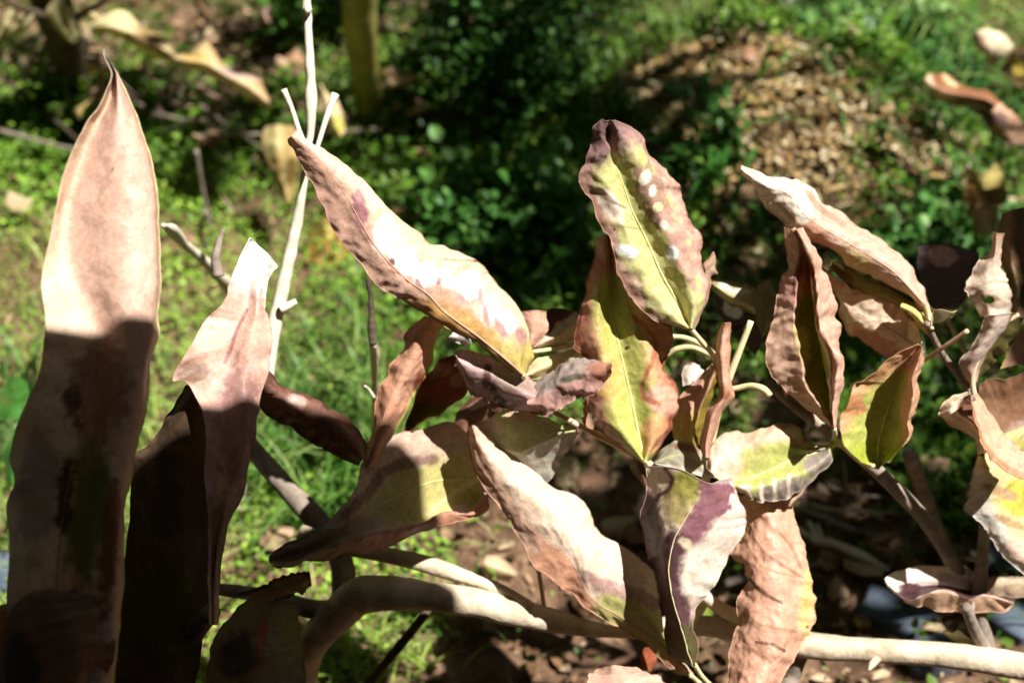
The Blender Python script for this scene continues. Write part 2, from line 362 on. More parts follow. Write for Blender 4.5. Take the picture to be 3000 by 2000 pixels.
def herb_fields():
    n = 360000
    x = RNG.uniform(-1.35, 1.35, n); y = RNG.uniform(.5, 2.8, n)
    fr = np.abs(x) < .30+.36*np.hypot(y, .95); x, y = x[fr], y[fr]; n = len(x)
    p0 = np.stack([x, y, zg(x, y)], 1)
    px, py = proj(p0)
    nz = fbm(np.stack([x*9, y*9, x*0+1], 1), 3); nb = fbm(np.stack([x*3.2, y*3.2, x*0+5], 1), 3); nf = fbm(np.stack([x*38, y*38, x*0+2], 1), 2)
    jx, jy = px+nz*110, py+nf*60
    soil = in_poly(jx, jy, SOIL_POLYS[0]) | in_poly(jx, jy, SOIL_POLYS[1])
    litter = in_poly(jx, jy, [(-400, -300), (1300, -300), (1000, 380), (760, 420), (300, 330), (-400, 330)])
    keep = np.where(soil, RNG.random(n) < .02, np.where(litter, (nz > -.12) & (RNG.random(n) < .75), nz > -.34-.6*(px < 1150))) & (RNG.random(n) < .82+.3*(px < 1200))
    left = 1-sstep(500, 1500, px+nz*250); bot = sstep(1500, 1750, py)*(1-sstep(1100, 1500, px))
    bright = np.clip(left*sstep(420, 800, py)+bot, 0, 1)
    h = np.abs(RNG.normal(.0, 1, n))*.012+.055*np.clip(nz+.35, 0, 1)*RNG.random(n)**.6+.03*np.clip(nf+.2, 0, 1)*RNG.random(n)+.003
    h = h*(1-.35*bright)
    size = (.86-.1*bright)*(.0048+.0085*RNG.random(n)**2.5)*(1.1-.3*bright)*(1+.7*np.clip(nb*2.5, -.4, 1))
    g1 = np.array(hexc('#4f7a26')); g2 = np.array(hexc('#78ac30')); g3 = np.array(hexc('#a9cf48'))
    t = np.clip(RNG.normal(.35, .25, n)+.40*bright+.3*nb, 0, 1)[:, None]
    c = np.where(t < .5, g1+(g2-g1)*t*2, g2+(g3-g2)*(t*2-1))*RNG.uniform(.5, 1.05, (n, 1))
    c = c*(1+.6*bright[:, None])  # sunlight painted into the naturally limer herbs
    dry = RNG.random(n) < np.where(litter, .2, .02)
    c[dry] = hexc('#c4a77c')*RNG.uniform(.5, 1.1, (dry.sum(), 1))
    p = p0.copy(); p[:, 2] += h
    k = keep
    tilt = RNG.normal(.25, .6, n)
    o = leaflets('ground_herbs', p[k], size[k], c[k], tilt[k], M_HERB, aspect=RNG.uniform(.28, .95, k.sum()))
    tag(o, 'low small leaved green herbs carpeting the soil', 'ground cover', kind='stuff')
    # loose litter crumbs on the bare soil and among the herbs
    n = 60000; x = RNG.uniform(-1.35, 1.35, n); y = RNG.uniform(.5, 2.9, n); p0 = np.stack([x, y, zg(x, y)+.004], 1); px, py = proj(p0)
    soil = in_poly(px, py, SOIL_POLYS[0]) | in_poly(px, py, SOIL_POLYS[1])
    litter = in_poly(px, py, [(-400, -300), (1300, -300), (1000, 380), (760, 420), (300, 330), (-400, 330)])
    mnd = in_poly(px, py, SOIL_POLYS[1]); k = RNG.random(n) < np.where(soil, .8, np.where(litter, .6, np.where(px < 1200, .06, .2)))
    m = k.sum(); base = np.array([hexc(q) for q in ('#6d5138', '#a58565', '#c9ab85', '#8d6a4c', '#5a4330')])[RNG.integers(0, 5, m)]*RNG.uniform(.6, 1.1, (m, 1))
    ms = mnd[k]; base[ms] = np.array([hexc(q) for q in ('#d2b47c', '#b8935e', '#8a6a44', '#e0c894')])[RNG.integers(0, 4, ms.sum())]*RNG.uniform(.6, 1.1, (ms.sum(), 1))
    big = np.where(litter[k], 1.6, 1.15)
    o = leaflets('leaf_litter', p0[k]+np.array([0, 0, .003])*RNG.random((m, 1)), (.004+.014*RNG.random(m)**2.5)*big, base, RNG.normal(.1, .35, m), M_LITTER, aspect=RNG.uniform(.15, .7, m), fold=.5)
    tag(o, 'brown crumbled leaf litter strewn over the soil', 'leaf litter', kind='stuff')
    # grass
    P_, L_, W_, C_, LE, YA = [], [], [], [], [], []
    def patch(cx, cy, rx, ry, num, lmin, lmax, wd, hx, lean=.35):
        for _ in range(num):
            a = random.gauss(0, .5), random.gauss(0, .5); g = PG(cx+a[0]*rx, cy+a[1]*ry)
            if in_poly(np.array([cx]), np.array([cy]), SOIL_POLYS[0])[0] and wd < .0023 and random.random() < .85: continue
            if in_poly(np.array([cx]), np.array([cy]), SOIL_POLYS[1])[0] and wd < .0023: continue
            g[2] = zg(np.array([g[0]]), np.array([g[1]]))[0]-.003
            P_.append(g); L_.append(random.uniform(lmin, lmax)); W_.append(wd*random.uniform(.6, 1.3)); C_.append(hexc(random.choice(hx))*random.uniform(.7, 1.15)); LE.append(abs(random.gauss(lean, .3))); YA.append(random.uniform(0, 6.28))
    gr = ['#5d8a35', '#7da548', '#94b35c', '#4c7a30']
    patch(960, 1400, 260, 200, 330, .05, .15, .0042, gr, .25)
    patch(1000, 1150, 300, 160, 160, .05, .12, .0036, gr, .3)
    patch(420, 1150, 350, 400, 150, .03, .08, .003, ['#9db84c', '#b4c860', '#7fa33d'], .5)
    patch(1060, 1900, 220, 160, 140, .02, .05, .0025, ['#a9c24e', '#8db03f'], .6)
    patch(2650, 180, 300, 260, 420, .06, .17, .0042, ['#6f9a3a', '#8fb04a', '#55852f', '#a5bd62'], .25)
    patch(2720, 430, 320, 200, 330, .05, .14, .0042, ['#3f7a35', '#4f8a40', '#6c9d52'], .4)
    patch(1720, 300, 260, 160, 300, .05, .11, .003, ['#6d9a3a', '#86ad4b', '#5b8a33'], .3)
    patch(1950, 60, 500, 120, 260, .05, .12, .0032, ['#5d8f35', '#7da548'], .35)
    patch(2080, 720, 120, 100, 60, .08, .16, .006, ['#3f7d2c', '#4f8f38'], .25)
    patch(2750, 1250, 250, 200, 130, .04, .1, .003, ['#3c6b2a', '#4f7f38'], .5)
    for _ in range(260):
        patch(random.uniform(-300, 3300), random.uniform(-150, 1900), 90, 60, 22 if random.random() < .4 else 10, .015, .07, .0022, gr+['#a8b86a', '#c4b27c'], .7)
    patch(40, 1250, 160, 200, 60, .05, .12, .005, ['#6fa04a', '#4f8038'], .4)
    patch(1550, 850, 300, 200, 160, .04, .1, .0035, ['#4a7a30', '#5f8f3f'], .4)
    f = lambda q: np.array(q)
    o = blades('grass', f(P_), f(L_), f(W_), f(C_), f(LE), f(YA), M_GRASS); tag(o, 'thin green grass blades growing between the herbs', 'grass', kind='stuff')
herb_fields()
def clods():
    import bmesh
    bm = bmesh.new(); bmesh.ops.create_icosphere(bm, subdivisions=1, radius=1); bv = np.array([v.co[:] for v in bm.verts]); bf = np.array([[v.index for v in q.verts] for q in bm.faces]); bm.free()
    n = 3200; V, F = [], []
    for k in range(n):
        if k < 2700:
            x = MOUND[0]+random.gauss(0, .12); y = MOUND[1]+random.gauss(-.03, .12)
        else:
            g = PG(random.uniform(1250, 3000), random.uniform(1420, 2150)); x, y = g[0], g[1]
        s = random.uniform(.0012, .0036) if random.random() < .94 else random.uniform(.0036, .007)
        if k >= 2700: s *= .6
        q = bv*np.array([random.uniform(.7, 1.3), random.uniform(.7, 1.3), random.uniform(.5, .9)])
        q = q*(1+.6*vnoise(q*1.7+k*5.1))[:, None]*s
        q = q+np.array([x, y, zg(np.array([x]), np.array([y]))[0]+s*.3]); V.append(q); F.append(bf+k*len(bv))
    o = link('soil_clods', mesh('soil_clods', np.concatenate(V), np.concatenate(F), M_CLOD, smooth=False)); tag(o, 'crumbly dry clods of tan soil on the mound and bare ground', 'soil clods', kind='stuff')
clods()
def straw_bits():
    n = 14000; x = MOUND[0]+RNG.normal(0, .13, n); y = MOUND[1]+RNG.normal(-.02, .11, n); z = zg(x, y)+.003+.008*RNG.random(n)
    c = np.array([hexc(q) for q in ('#e0c48c', '#c8a468', '#a8844e', '#ecd8a8', '#8a6a40')])[RNG.integers(0, 5, n)]*RNG.uniform(.6, 1.05, (n, 1))
    o = leaflets('straw_bits', np.stack([x, y, z], 1), .005+.018*RNG.random(n)**2, c, RNG.normal(.05, .4, n), M_LITTER, aspect=RNG.uniform(.1, .5, n), fold=.4)
    tag(o, 'straw coloured dry plant bits covering the mound', 'straw', kind='stuff')
straw_bits()
# ------------------------------------------------------------------ the withered shrub in the middle
g = PG(2150, 2250)
shrub = empty('withered_shrub', g, 'withered shrub with curled tan and yellow green leaves on pale branches', 'shrub')
ptube('branch', shrub, '870,2300 882,2080 892,1950,-2 925,1870,-4 985,1800,-5 1070,1738,-6 1245,1742,-6.5 1380,1762,-6 1480,1786,-5.2 1600,1812,-4 1700,1835,-3 1790,1848,-2 1900,1845,-1 1990,1830,0 2150,1842 2350,1886 2560,1905 2760,1917 3030,1955 3300,1990', .96, .88,
      [44, 44, 45, 47, 54, 56, 43, 42, 40, 34, 26, 20, 26, 32, 34, 37, 37, 38, 40, 40], M_BARK, seg=20, n=200, knob=.11, freq=32)
ptube('branch', shrub, '880,1560 980,1595 1100,1618 1215,1642 1330,1678 1430,1712 1500,1745 1560,1775', .895, .872, [26, 26, 25, 24, 24, 20, 18, 12], M_BARK, seg=14, n=60, knob=.1)
ptube('branch', shrub, '600,1720 720,1735 820,1755 920,1785 1010,1785', .86, .915, [16, 20, 24, 30, 34], M_BARKG, seg=12, n=40)
ptube('branch', shrub, '690,1240 745,1320 840,1430 945,1545 1000,1640 1010,1770', .93, .92, [26, 28, 31, 34, 36, 36], M_BARKG, seg=14, n=60)
ptube('branch', shrub, '2250,1120 2330,1190 2430,1265 2560,1370 2690,1500 2770,1610 2840,1760 2900,1930', .86, .93, [14, 16, 20, 21, 22, 24, 28, 32], M_BARKG, seg=14, n=70)
ptube('branch', shrub, '2010,1830 2060,1745 2055,1650 2060,1500 2075,1340 2110,1180 2200,940', .90, .815, [24, 22, 18, 15, 13, 12, 9], M_PETY, seg=12, n=70)
ptube('branch', shrub, '2050,1735 2110,1780 2175,1812 2260,1860', .872, .895, [17, 21, 22, 24], M_BARK, seg=12, n=40)
ptube('branch', shrub, '2830,1775 2850,1830 2880,1890 2900,1935', .87, .90, [15, 17, 20, 24], M_BARKG, seg=12, n=30)
ptube('branch', shrub, '2310,2010 2280,2080 2200,2200 2150,2300', .90, 1.02, [30, 34, 38, 42], M_BARKG, seg=12, n=30)
ptube('branch', shrub, '2350,1888 2320,1960 2290,2060', .90, .92, [30, 32, 32], M_BARKG, seg=12, n=20)
ptube('branch_stub', shrub, '2570,1925 2555,1945 2545,1962', .888, .875, [14, 11, 3], M_BARK, n=14)
ptube('branch_stub', shrub, '2118,1145 2160,1137 2200,1130 2235,1140 2256,1158', .825, .81, [9, 9, 10, 13, 10], M_PETY, n=30)
ptube('branch_stub', shrub, '2130,1120 2110,1090 2095,1060', .825, .83, [9, 8, 7], M_PETP, n=12)
ptube('branch', shrub, '1600,1195,1.2 1700,1248,.5 1800,1300 1895,1352 1960,1420 2040,1560 2058,1650', .812, .875, [8, 9, 10, 11, 11, 11, 10], M_PETP, n=50)
ptube('twig', shrub, '1262,1775 1235,1812 1180,1880 1130,1940 1075,2010 1040,2060', .905, .90, [9, 12, 13, 12, 14, 12], M_BARKD, n=50, knob=.16)
ptube('branch', shrub, '2715,945 2735,990 2770,1050 2850,1160 2890,1260 2900,1400 2880,1600 2870,1800 2900,1935', .83, .92, [10, 9, 10, 11, 13, 15, 18, 22, 26], M_BARKG, n=60)
ptube('twig', shrub, '2700,1060 2760,1020 2835,968', .848, .82, [6, 7, 7], M_PETP, n=20)

# leaf 7: long bright diagonal leaf
leaf(shrub, 'long tan leaf with a row of white bleached patches, folded lengthwise, with ochre base', .80, .745, [
    (.5, '1530,1098 1483,1069 1394,997 1295,944 1206,895 1148,859 1095,823 1023,729 983,689 947,600 905,520 875,455 850,405'),
    (0, '1532,1096 1475,1050 1394,985 1295,912 1250,866 1188,823 1139,776 1086,712 1045,640 1000,560 940,485 890,430 852,400'),
    (.2, '1535,1094 1505,1010 1440,930 1370,870 1300,810 1240,760 1190,720 1140,670 1085,605 1020,530 955,472 897,420 856,393'),
    (1.7, '1540,1090 1553,1015 1523,912 1456,837 1425,792 1394,761 1304,720 1220,676 1121,600 1060,525 970,455 900,410 866,382')],
    '#dcae94', [('b', 1350, 960, 150, 55, 28, '#cf9c58', .5), ('g', 1420, 960, 1520, 1080, '#bdb353', .9),
     ('l', '1060,540 1130,640 1220,710 1310,760 1400,800 1470,870 1530,960', 44, '#edc9a4', .6),
     ('b', 1128, 690, 36, 58, 12, '#fffdf6', .2, .3), ('b', 1185, 760, 44, 40, 35, '#fffdf6', .2, .3), ('b', 1245, 805, 46, 36, 30, '#fffdf6', .2, .3), ('b', 1310, 815, 40, 26, 30, '#fbe6cc', .4, .3), ('b', 1375, 835, 38, 42, 10, '#fffdf6', .2, .3), ('b', 1440, 905, 34, 46, -20, '#fffbf0', .2, .3), ('b', 1490, 945, 26, 36, -20, '#fffbf0', .25, .3),
     ('l', '890,395 960,450 1050,520 1110,590', 22, '#f6e3c2', .5),
     ('b', 1055, 610, 20, 60, -8, '#a8757a', .5), ('b', 1148, 768, 11, 12, 0, '#8a6a62', .5), ('b', 1228, 838, 9, 26, -20, '#b08e86', .6), ('b', 1284, 823, 8, 14, 20, '#b08e86', .6),
     ('b', 1350, 872, 10, 26, -20, '#b8968c', .6), ('b', 1408, 872, 8, 26, 0, '#b8968c', .6), ('b', 1425, 930, 10, 40, -12, '#b08a82', .6), ('b', 1470, 965, 14, 34, -30, '#b08a82', .6), ('b', 1525, 985, 18, 28, -20, '#a88074', .5), ('v', '#b98468', .35)],
    nu=52, nv=140, amp=.0022, rag=.0016, veins=15, mid=.36, rib=M_RIBP, ribr=.0009, rim='#a87a5c', petiole=[(1530, 1096, .80), (1538, 1115, .822), (1560, 1160, .835), (1605, 1198, .825)], petm=M_PETY)
# leaf 11: upright leaf with green centre
leaf(shrub, 'upright leaf with pale green centre, shrivelled purple tip and brown crinkled margin', .795, .768, [
    (.3, '2018,962 1926,938 1868,894 1832,849 1810,791 1796,711 1756,661 1734,590 1698,537 1700,500 1725,460 1738,412 1740,375 1765,352'),
    (-.2, '2019,962 1960,915 1920,860 1885,800 1860,740 1835,680 1805,620 1785,570 1765,530 1760,480 1765,440 1762,405 1762,380 1775,355'),
    (.5, '2021,962 1993,898 1965,850 1939,804 1915,750 1890,693 1868,650 1850,612 1832,560 1815,510 1795,465 1785,420 1782,385 1785,353'),
    (-.3, '2024,962 2035,890 2020,820 1995,770 1975,710 1950,660 1925,610 1905,560 1885,510 1865,460 1840,420 1820,390 1805,370 1795,354'),
    (1.1, '2028,960 2073,876 2078,831 2052,760 2055,711 2029,657 2006,621 1990,565 1975,530 1935,490 1900,440 1880,400 1841,378 1800,356')],
    '#cbc97a', [('g', 1880, 560, 1830, 900, '#ddd796', .5), ('v', '#a9ab4a', .6), ('e', '#dcb49a', .27, .07), ('e', '#b98d7a', .12, .08),
     ('g', 1840, 480, 1800, 410, '#a8847c', 1), ('g', 1800, 430, 1760, 370, '#77605c', .9), ('l', '1745,395 1775,440 1760,470', 12, '#5a4048', .5, .7),
     ('b', 1905, 560, 40, 110, -22, '#a37c6c', .35, .45, .9), ('b', 1990, 720, 26, 130, -20, '#c79a84', .4),
     ('b', 1837, 736, 36, 18, 18, '#fffdf4', .2, .1), ('b', 1968, 741, 20, 20, 40, '#fffef6', .15, .05), ('b', 1800, 590, 20, 10, 30, '#fdf2e0', .2, .3), ('b', 1945, 660, 12, 14, 0, '#fbeed8', .2, .3), ('b', 1890, 518, 16, 26, 25, '#f7e9cc', .2, .2), ('b', 1912, 560, 11, 19, 10, '#f7e9cc', .2, .2), ('b', 1927, 606, 16, 14, -20, '#f5efb0', .2, .2),
     ('b', 1790, 600, 26, 60, -35, '#f0dcc0', .4), ('l', '1735,560 1780,585 1835,610', 4, '#8a6a4e', .5, .7), ('l', '1760,655 1830,665 1885,672', 4, '#8a7a3e', .5, .6), ('b', 1800, 672, 4, 5, 0, '#3a2a22')],
    nu=56, nv=130, amp=.0022, rag=.0022, veins=13, mid=.5, rib=M_RIB, rim='#b08a70', ribr=.0010, petiole=[(2020, 960, .80), (2055, 1000, .81), (2090, 1042, .82), (2115, 1100, .828)], petm=M_PETY)
ptube('twig', shrub, '1965,985 2010,990 2060,1012 2095,1045 2118,1090', .835, .828, [7, 7, 8, 9, 9], M_PETY, n=30)
ptube('twig', shrub, '1955,1040 1985,1022 2030,1018 2085,1040', .84, .83, [7, 9, 8, 8], M_PETY, n=24)
leaf(shrub, None, .81, .80, [(0, '2040,870 2062,800 2065,770 2085,740'), (.2, '2055,865 2075,810 2085,780 2090,738'), (.6, '2075,855 2090,815 2104,798 2092,745')], '#e2bd9c', [('e', '#c99a7e', .3, .2)], nu=16, nv=24, rag=.003, amp=.002)
# leaf 10: green-centred leaf below it
leaf(shrub, 'reddish brown leaf with yellow green centre and lobed ragged right margin', .807, .806, [
    (1.0, '1880,1345 1768,1270 1712,1240 1722,1180 1724,1127 1728,1060 1690,1020 1694,940 1711,880 1722,804 1738,760 1729,730 1745,700'),
    (0, '1883,1347 1820,1260 1790,1200 1775,1120 1765,1050 1750,980 1750,910 1755,850 1762,800 1768,760 1765,720 1765,690'),
    (.6, '1887,1347 1868,1260 1850,1170 1832,1090 1815,1020 1800,950 1785,900 1780,850 1782,800 1785,760 1780,720 1775,690'),
    (0, '1890,1347 1915,1280 1925,1200 1910,1110 1900,1050 1885,990 1860,930 1840,880 1822,830 1808,780 1797,740 1790,700'),
    (1.2, '1895,1345 1951,1280 1985,1210 1985,1140 1945,1085 1955,1040 1965,960 1930,935 1880,890 1840,840 1815,790 1800,700')],
    '#c98f74', [('b', 1870, 1010, 70, 150, -10, '#dba877', .5), ('l', '1785,870 1815,1000 1840,1120 1865,1230 1885,1320', 60, '#b6ba5e', .6), ('b', 1850, 1220, 75, 95, -20, '#b9c05c', .5), ('b', 1780, 1100, 40, 70, 0, '#d8b060', .5), ('b', 1920, 1270, 45, 60, 20, '#e0a66f', .5),
     ('e', '#c07f66', .22, .14), ('e', '#8f5240', .06, .06), ('b', 1735, 1230, 40, 70, -30, '#e5b495', .35), ('b', 1940, 1170, 50, 38, 20, '#dba489', .3), ('l', '1860,930 1900,965 1925,1010 1910,1060 1880,1130 1885,1165 1930,1185', 7, '#b0624a', .6, .8), ('l', '1720,1170 1760,1205 1770,1250', 6, '#a06048', .6, .7), ('b', 1765, 720, 26, 40, 0, '#d9a68b', .4), ('b', 1837, 1018, 8, 5, -20, '#6a4030', .3), ('v', '#a5a23c', .35)],
    nu=56, nv=130, amp=.0018, rag=.0028, veins=12, mid=.5, rib=M_RIB, ribr=.0010, rim='#8f5a44', petiole=[(1887, 1347, .838), (1900, 1362, .842), (1930, 1395, .85)], petm=M_PETY)
# leaf 12: right top leaf
leaf(shrub, 'twisted pale tan leaf with a narrow white upturned tip and drooping side', .835, .80, [
    (1.9, '2715,900 2696,847 2674,794 2638,758 2580,705 2537,679 2448,621 2395,586 2359,541 2314,532 2261,528 2216,501 2171,487'),
    (.2, '2712,900 2680,850 2645,800 2600,765 2540,722 2490,690 2410,640 2365,605 2335,565 2300,548 2252,540 2210,512 2171,492'),
    (.1, '2710,900 2660,850 2610,810 2560,775 2500,745 2450,715 2385,680 2340,645 2310,600 2280,575 2245,555 2200,525 2172,500'),
    (1.2, '2705,900 2661,865 2603,838 2558,803 2504,785 2464,749 2390,722 2330,690 2292,645 2255,622 2234,590 2215,548 2174,515')],
    '#d9b49a', [('g', 2420, 660, 2290, 560, '#f7e7cc', 1), ('b', 2520, 770, 70, 25, 35, '#cdb978', .4), ('b', 2380, 690, 60, 34, 40, '#c79878', .4), ('b', 2350, 610, 30, 40, 0, '#fdf0d8', .3), ('v', '#a97e66', .5), ('l', '2270,590 2300,615 2320,640', 6, '#9a7a62', .5, .6), ('l', '2365,560 2400,610 2470,655', 9, '#a08468', .5, .7), ('b', 2640, 800, 80, 40, 40, '#dcb8a0', .4)],
    nu=44, nv=130, amp=.0026, rag=.0014, veins=14, mid=.5, rib=M_RIBP, ribr=.0006, rim='#b08c70', petiole=[(2712, 895, .835), (2722, 925, .835), (2730, 965, .832)], petm=M_PETY)
leaf(shrub, 'dark olive underside of leaf striped by veins beside tan leaf', .845, .86, [
    (0, '2735,945 2732,905 2705,890 2640,868 2580,835 2510,800 2450,765'), (.6, '2728,960 2705,920 2670,905 2620,880 2560,850 2500,815 2440,770'), (.6, '2718,975 2690,945 2640,930 2590,900 2540,870 2490,835 2430,780')],
    '#b3a85c', [('v', '#6d6a34', .9), ('e', '#8a7048', .3, .2)], nu=24, nv=60, veins=16, mid=.5, rib=M_RIB, ribr=.0008)
leaf(shrub, None, .83, .82, [(0, '2728,960 2735,915 2760,907 2790,912'), (.3, '2735,955 2755,930 2780,922 2796,910'), (.8, '2740,945 2770,938 2790,925 2800,908')], '#b9b894', [('e', '#d6c08f', .3, .2)], nu=14, nv=24)
leaf(shrub, None, .838, .83, [(.6, '2725,985 2700,955 2665,920 2640,900'), (0, '2727,985 2702,945 2670,912 2638,897'), (.5, '2730,980 2712,945 2680,910 2640,893')], '#dccb78', [], nu=12, nv=30)
# leaf 13: deep cupped leaf
leaf(shrub, 'deeply cupped tan leaf with corrugated left side and dark olive hollow', .82, .80, [
    (.6, '2442,1256 2400,1225 2312,1146 2254,1093 2248,1057 2250,1000 2263,950 2279,896 2276,855 2308,810 2312,767 2304,710 2300,665'),
    (-.5, '2442,1255 2410,1200 2355,1120 2352,1070 2338,1010 2326,950 2328,905 2331,870 2337,812 2346,770 2355,736 2340,705 2322,670'),
    (3.4, '2442,1255 2412,1190 2372,1110 2363,1060 2348,1000 2338,940 2340,895 2343,860 2349,810 2358,770 2362,738 2346,707 2328,672'),
    (4.2, '2443,1255 2432,1180 2420,1100 2412,1050 2402,1000 2392,950 2385,900 2380,860 2376,810 2371,770 2366,738 2350,707 2332,672'),
    (-1.4, '2445,1253 2440,1190 2450,1120 2456,1060 2430,1010 2407,970 2396,910 2396,860 2390,810 2380,765 2372,738 2354,707 2336,672'),
    (1.0, '2447,1251 2464,1160 2471,1060 2464,1004 2455,950 2446,905 2440,860 2420,810 2395,765 2380,735 2362,705 2342,672')],
    '#dcae92', [('u', .22, .66, '#7f7a34', .05), ('b', 2330, 1010, 40, 60, 0, '#b9b05a', .5), ('u', -.1, .2, '#e2b79a', .03), ('b', 2310, 850, 40, 50, 0, '#d99c8c', .4), ('b', 2365, 800, 25, 60, 0, '#a8714e', .5), ('l', '2350,740 2335,800 2325,860', 8, '#8a5c50', .5, .6), ('v', '#c08e74', .3)],
    nu=72, nv=130, amp=.0022, rag=.0018, veins=16, mid=.6, lin=True, rib=M_STEMY, ribr=.0008, rim='#c8987c', petiole=[(2443, 1254, .822), (2446, 1275, .835), (2440, 1290, .845)], petm=M_PETY)
ptube('twig', shrub, '2305,1160 2290,1120 2270,1075 2262,1065', .83, .825, [4, 4, 4, 3], M_PETP, n=14)
# leaf 14
leaf(shrub, 'broad tan leaf hanging behind the cupped leaf, pinkish along its lower margin', .845, .85, [
    (0, '2690,1000 2660,935 2625,896 2580,879 2504,847 2433,803 2385,750'), (.2, '2680,1010 2630,960 2590,935 2540,915 2490,880 2440,830 2390,765'),
    (.5, '2670,1015 2600,990 2550,965 2510,945 2475,905 2450,850 2395,775'), (1.6, '2660,1020 2620,1048 2560,1020 2500,980 2466,940 2452,870 2398,790')],
    '#ead0ad', [('e', '#dcae92', .3, .2), ('b', 2560, 1000, 90, 26, 28, '#c98f74', .4), ('b', 2430, 810, 40, 60, -30, '#d2a386', .5), ('v', '#b98f70', .4)], nu=36, nv=80, veins=9, rag=.0018, amp=.0024, mid=.45, ribr=.0005)
leaf(shrub, None, .84, .845, [(0, '2700,1005 2690,960 2665,935 2655,950'), (.2, '2690,1010 2672,980 2660,960 2650,970'), (.5, '2680,1010 2662,995 2655,985 2650,980')], '#efe0a8', [], nu=12, nv=20)
# leaf 15
leaf(shrub, 'bright yellow green cupped leaf with orange brown rim and curled right edge', .83, .815, [
    (.4, '2520,1352 2470,1296 2458,1240 2478,1187 2504,1129 2558,1097 2612,1044 2690,1008'), (1.2, '2540,1362 2510,1290 2510,1230 2530,1180 2560,1130 2595,1095 2640,1050 2692,1010'),
    (1.9, '2570,1374 2568,1298 2585,1240 2600,1190 2615,1140 2630,1095 2660,1050 2695,1011'), (1.4, '2590,1362 2620,1290 2630,1240 2630,1190 2640,1140 2655,1095 2675,1055 2698,1013'),
    (-1.0, '2600,1355 2660,1285 2658,1240 2668,1200 2675,1150 2672,1110 2690,1060 2702,1018'), (.8, '2602,1353 2668,1275 2672,1225 2684,1180 2694,1120 2700,1080 2708,1045 2708,1025')],
    '#b4bc5c', [('l', '2462,1240 2478,1187 2504,1129 2558,1097 2612,1044 2690,1008', 34, '#d8a574', .5), ('b', 2495, 1190, 40, 30, 0, '#c98c5e', .4), ('u', .66, 1.1, '#d3a07c', .05), ('b', 2660, 1050, 40, 40, 0, '#dba884', .5), ('v', '#98a83c', .3), ('b', 2570, 1330, 80, 40, 0, '#9aa83a', .5)],
    nu=60, nv=90, amp=.0016, rag=.0018, veins=8, mid=.42, rib=M_RIB, ribr=.0008, rim='#a8744e', lin=False, petiole=[(2560, 1366, .84), (2520, 1350, .85), (2470, 1305, .85), (2446, 1285, .85)], petm=M_PETY)
# leaf 16
leaf(shrub, 'flat pale leaf with light green middle, translucent striped lower margin and broken cream tip', .84, .82, [
    (.9, '2430,1308 2396,1305 2350,1285 2335,1252 2279,1243 2202,1264 2126,1268 2080,1317 2075,1370'), (.2, '2430,1310 2385,1318 2330,1310 2290,1300 2240,1305 2180,1320 2130,1335 2095,1360 2085,1385'),
    (.4, '2430,1311 2390,1325 2340,1340 2300,1355 2250,1378 2200,1398 2150,1410 2120,1410 2095,1400'), (-.2, '2430,1313 2425,1335 2385,1365 2330,1395 2280,1415 2230,1425 2190,1425 2150,1420 2110,1410'),
    (.4, '2430,1315 2434,1348 2391,1389 2335,1435 2309,1462 2255,1468 2215,1468 2180,1440 2130,1418')],
    '#aeb45e', [('l', '2360,1270 2290,1258 2202,1275 2126,1285', 34, '#d3a98a', .5), ('b', 2120, 1350, 60, 70, 0, '#e3c4ac', .4), ('b', 2330, 1268, 30, 18, 20, '#f8e9b8', .4), ('b', 2300, 1440, 120, 38, -12, '#8f8478', .4), ('b', 2400, 1350, 50, 40, -30, '#9a8f82', .5),
     ('l', '2230,1420 2232,1466', 7, '#e8d5bd', .6), ('l', '2268,1405 2270,1466', 7, '#e8d5bd', .6), ('l', '2310,1390 2312,1462', 6, '#e0ccb4', .6), ('b', 2185, 1440, 26, 26, 0, '#f6e2c8', .4), ('v', '#c4c47c', .5)],
    nu=44, nv=90, veins=9, mid=.5, rib=M_RIB, ribr=.0008, rag=.0016, petiole=[(2428, 1310, .84), (2450, 1300, .85), (2470, 1305, .855)], petm=M_PETY)
leaf(shrub, None, .845, .845, [(0, '2305,1480 2330,1440 2390,1395'), (.3, '2308,1480 2340,1445 2392,1398'), (.6, '2312,1478 2350,1450 2394,1402')], '#d8b894', [('e', '#4a3236', .5, .2)], nu=12, nv=20)
# leaf 27: grey olive fold
leaf(shrub, 'grey olive folded leaf tucked above the purple and cream leaf', .835, .825, [
    (1.4, '1916,1353 1952,1312 2003,1300 2044,1317 2085,1355 2140,1392'), (.4, '1918,1355 1960,1338 2005,1332 2045,1350 2085,1375 2140,1393'), (.3, '1920,1358 1960,1368 2005,1380 2050,1392 2090,1398 2140,1395')],
    '#a8a588', [('b', 2000, 1308, 46, 12, 10, '#8a6650', .5), ('u', .85, 1.1, '#d8d3bd', .05)], nu=24, nv=50, veins=5, mid=.5, ribr=.0005, rib=M_RIB)
leaf(shrub, 'small dark brown hooded leaf', .85, .845, [(1, '1895,1450 1870,1400 1840,1360 1860,1340'), (0, '1897,1440 1885,1400 1870,1360 1875,1340'), (.6, '1899,1430 1898,1395 1892,1365 1885,1345')], '#6a5238', [], nu=16, nv=24)
leaf(shrub, None, .85, .845, [(1, '1897,1360 1915,1335 1950,1310'), (.4, '1900,1362 1925,1335 1958,1305'), (.8, '1910,1366 1935,1345 1962,1308')], '#5a4a30', [], nu=12, nv=20)
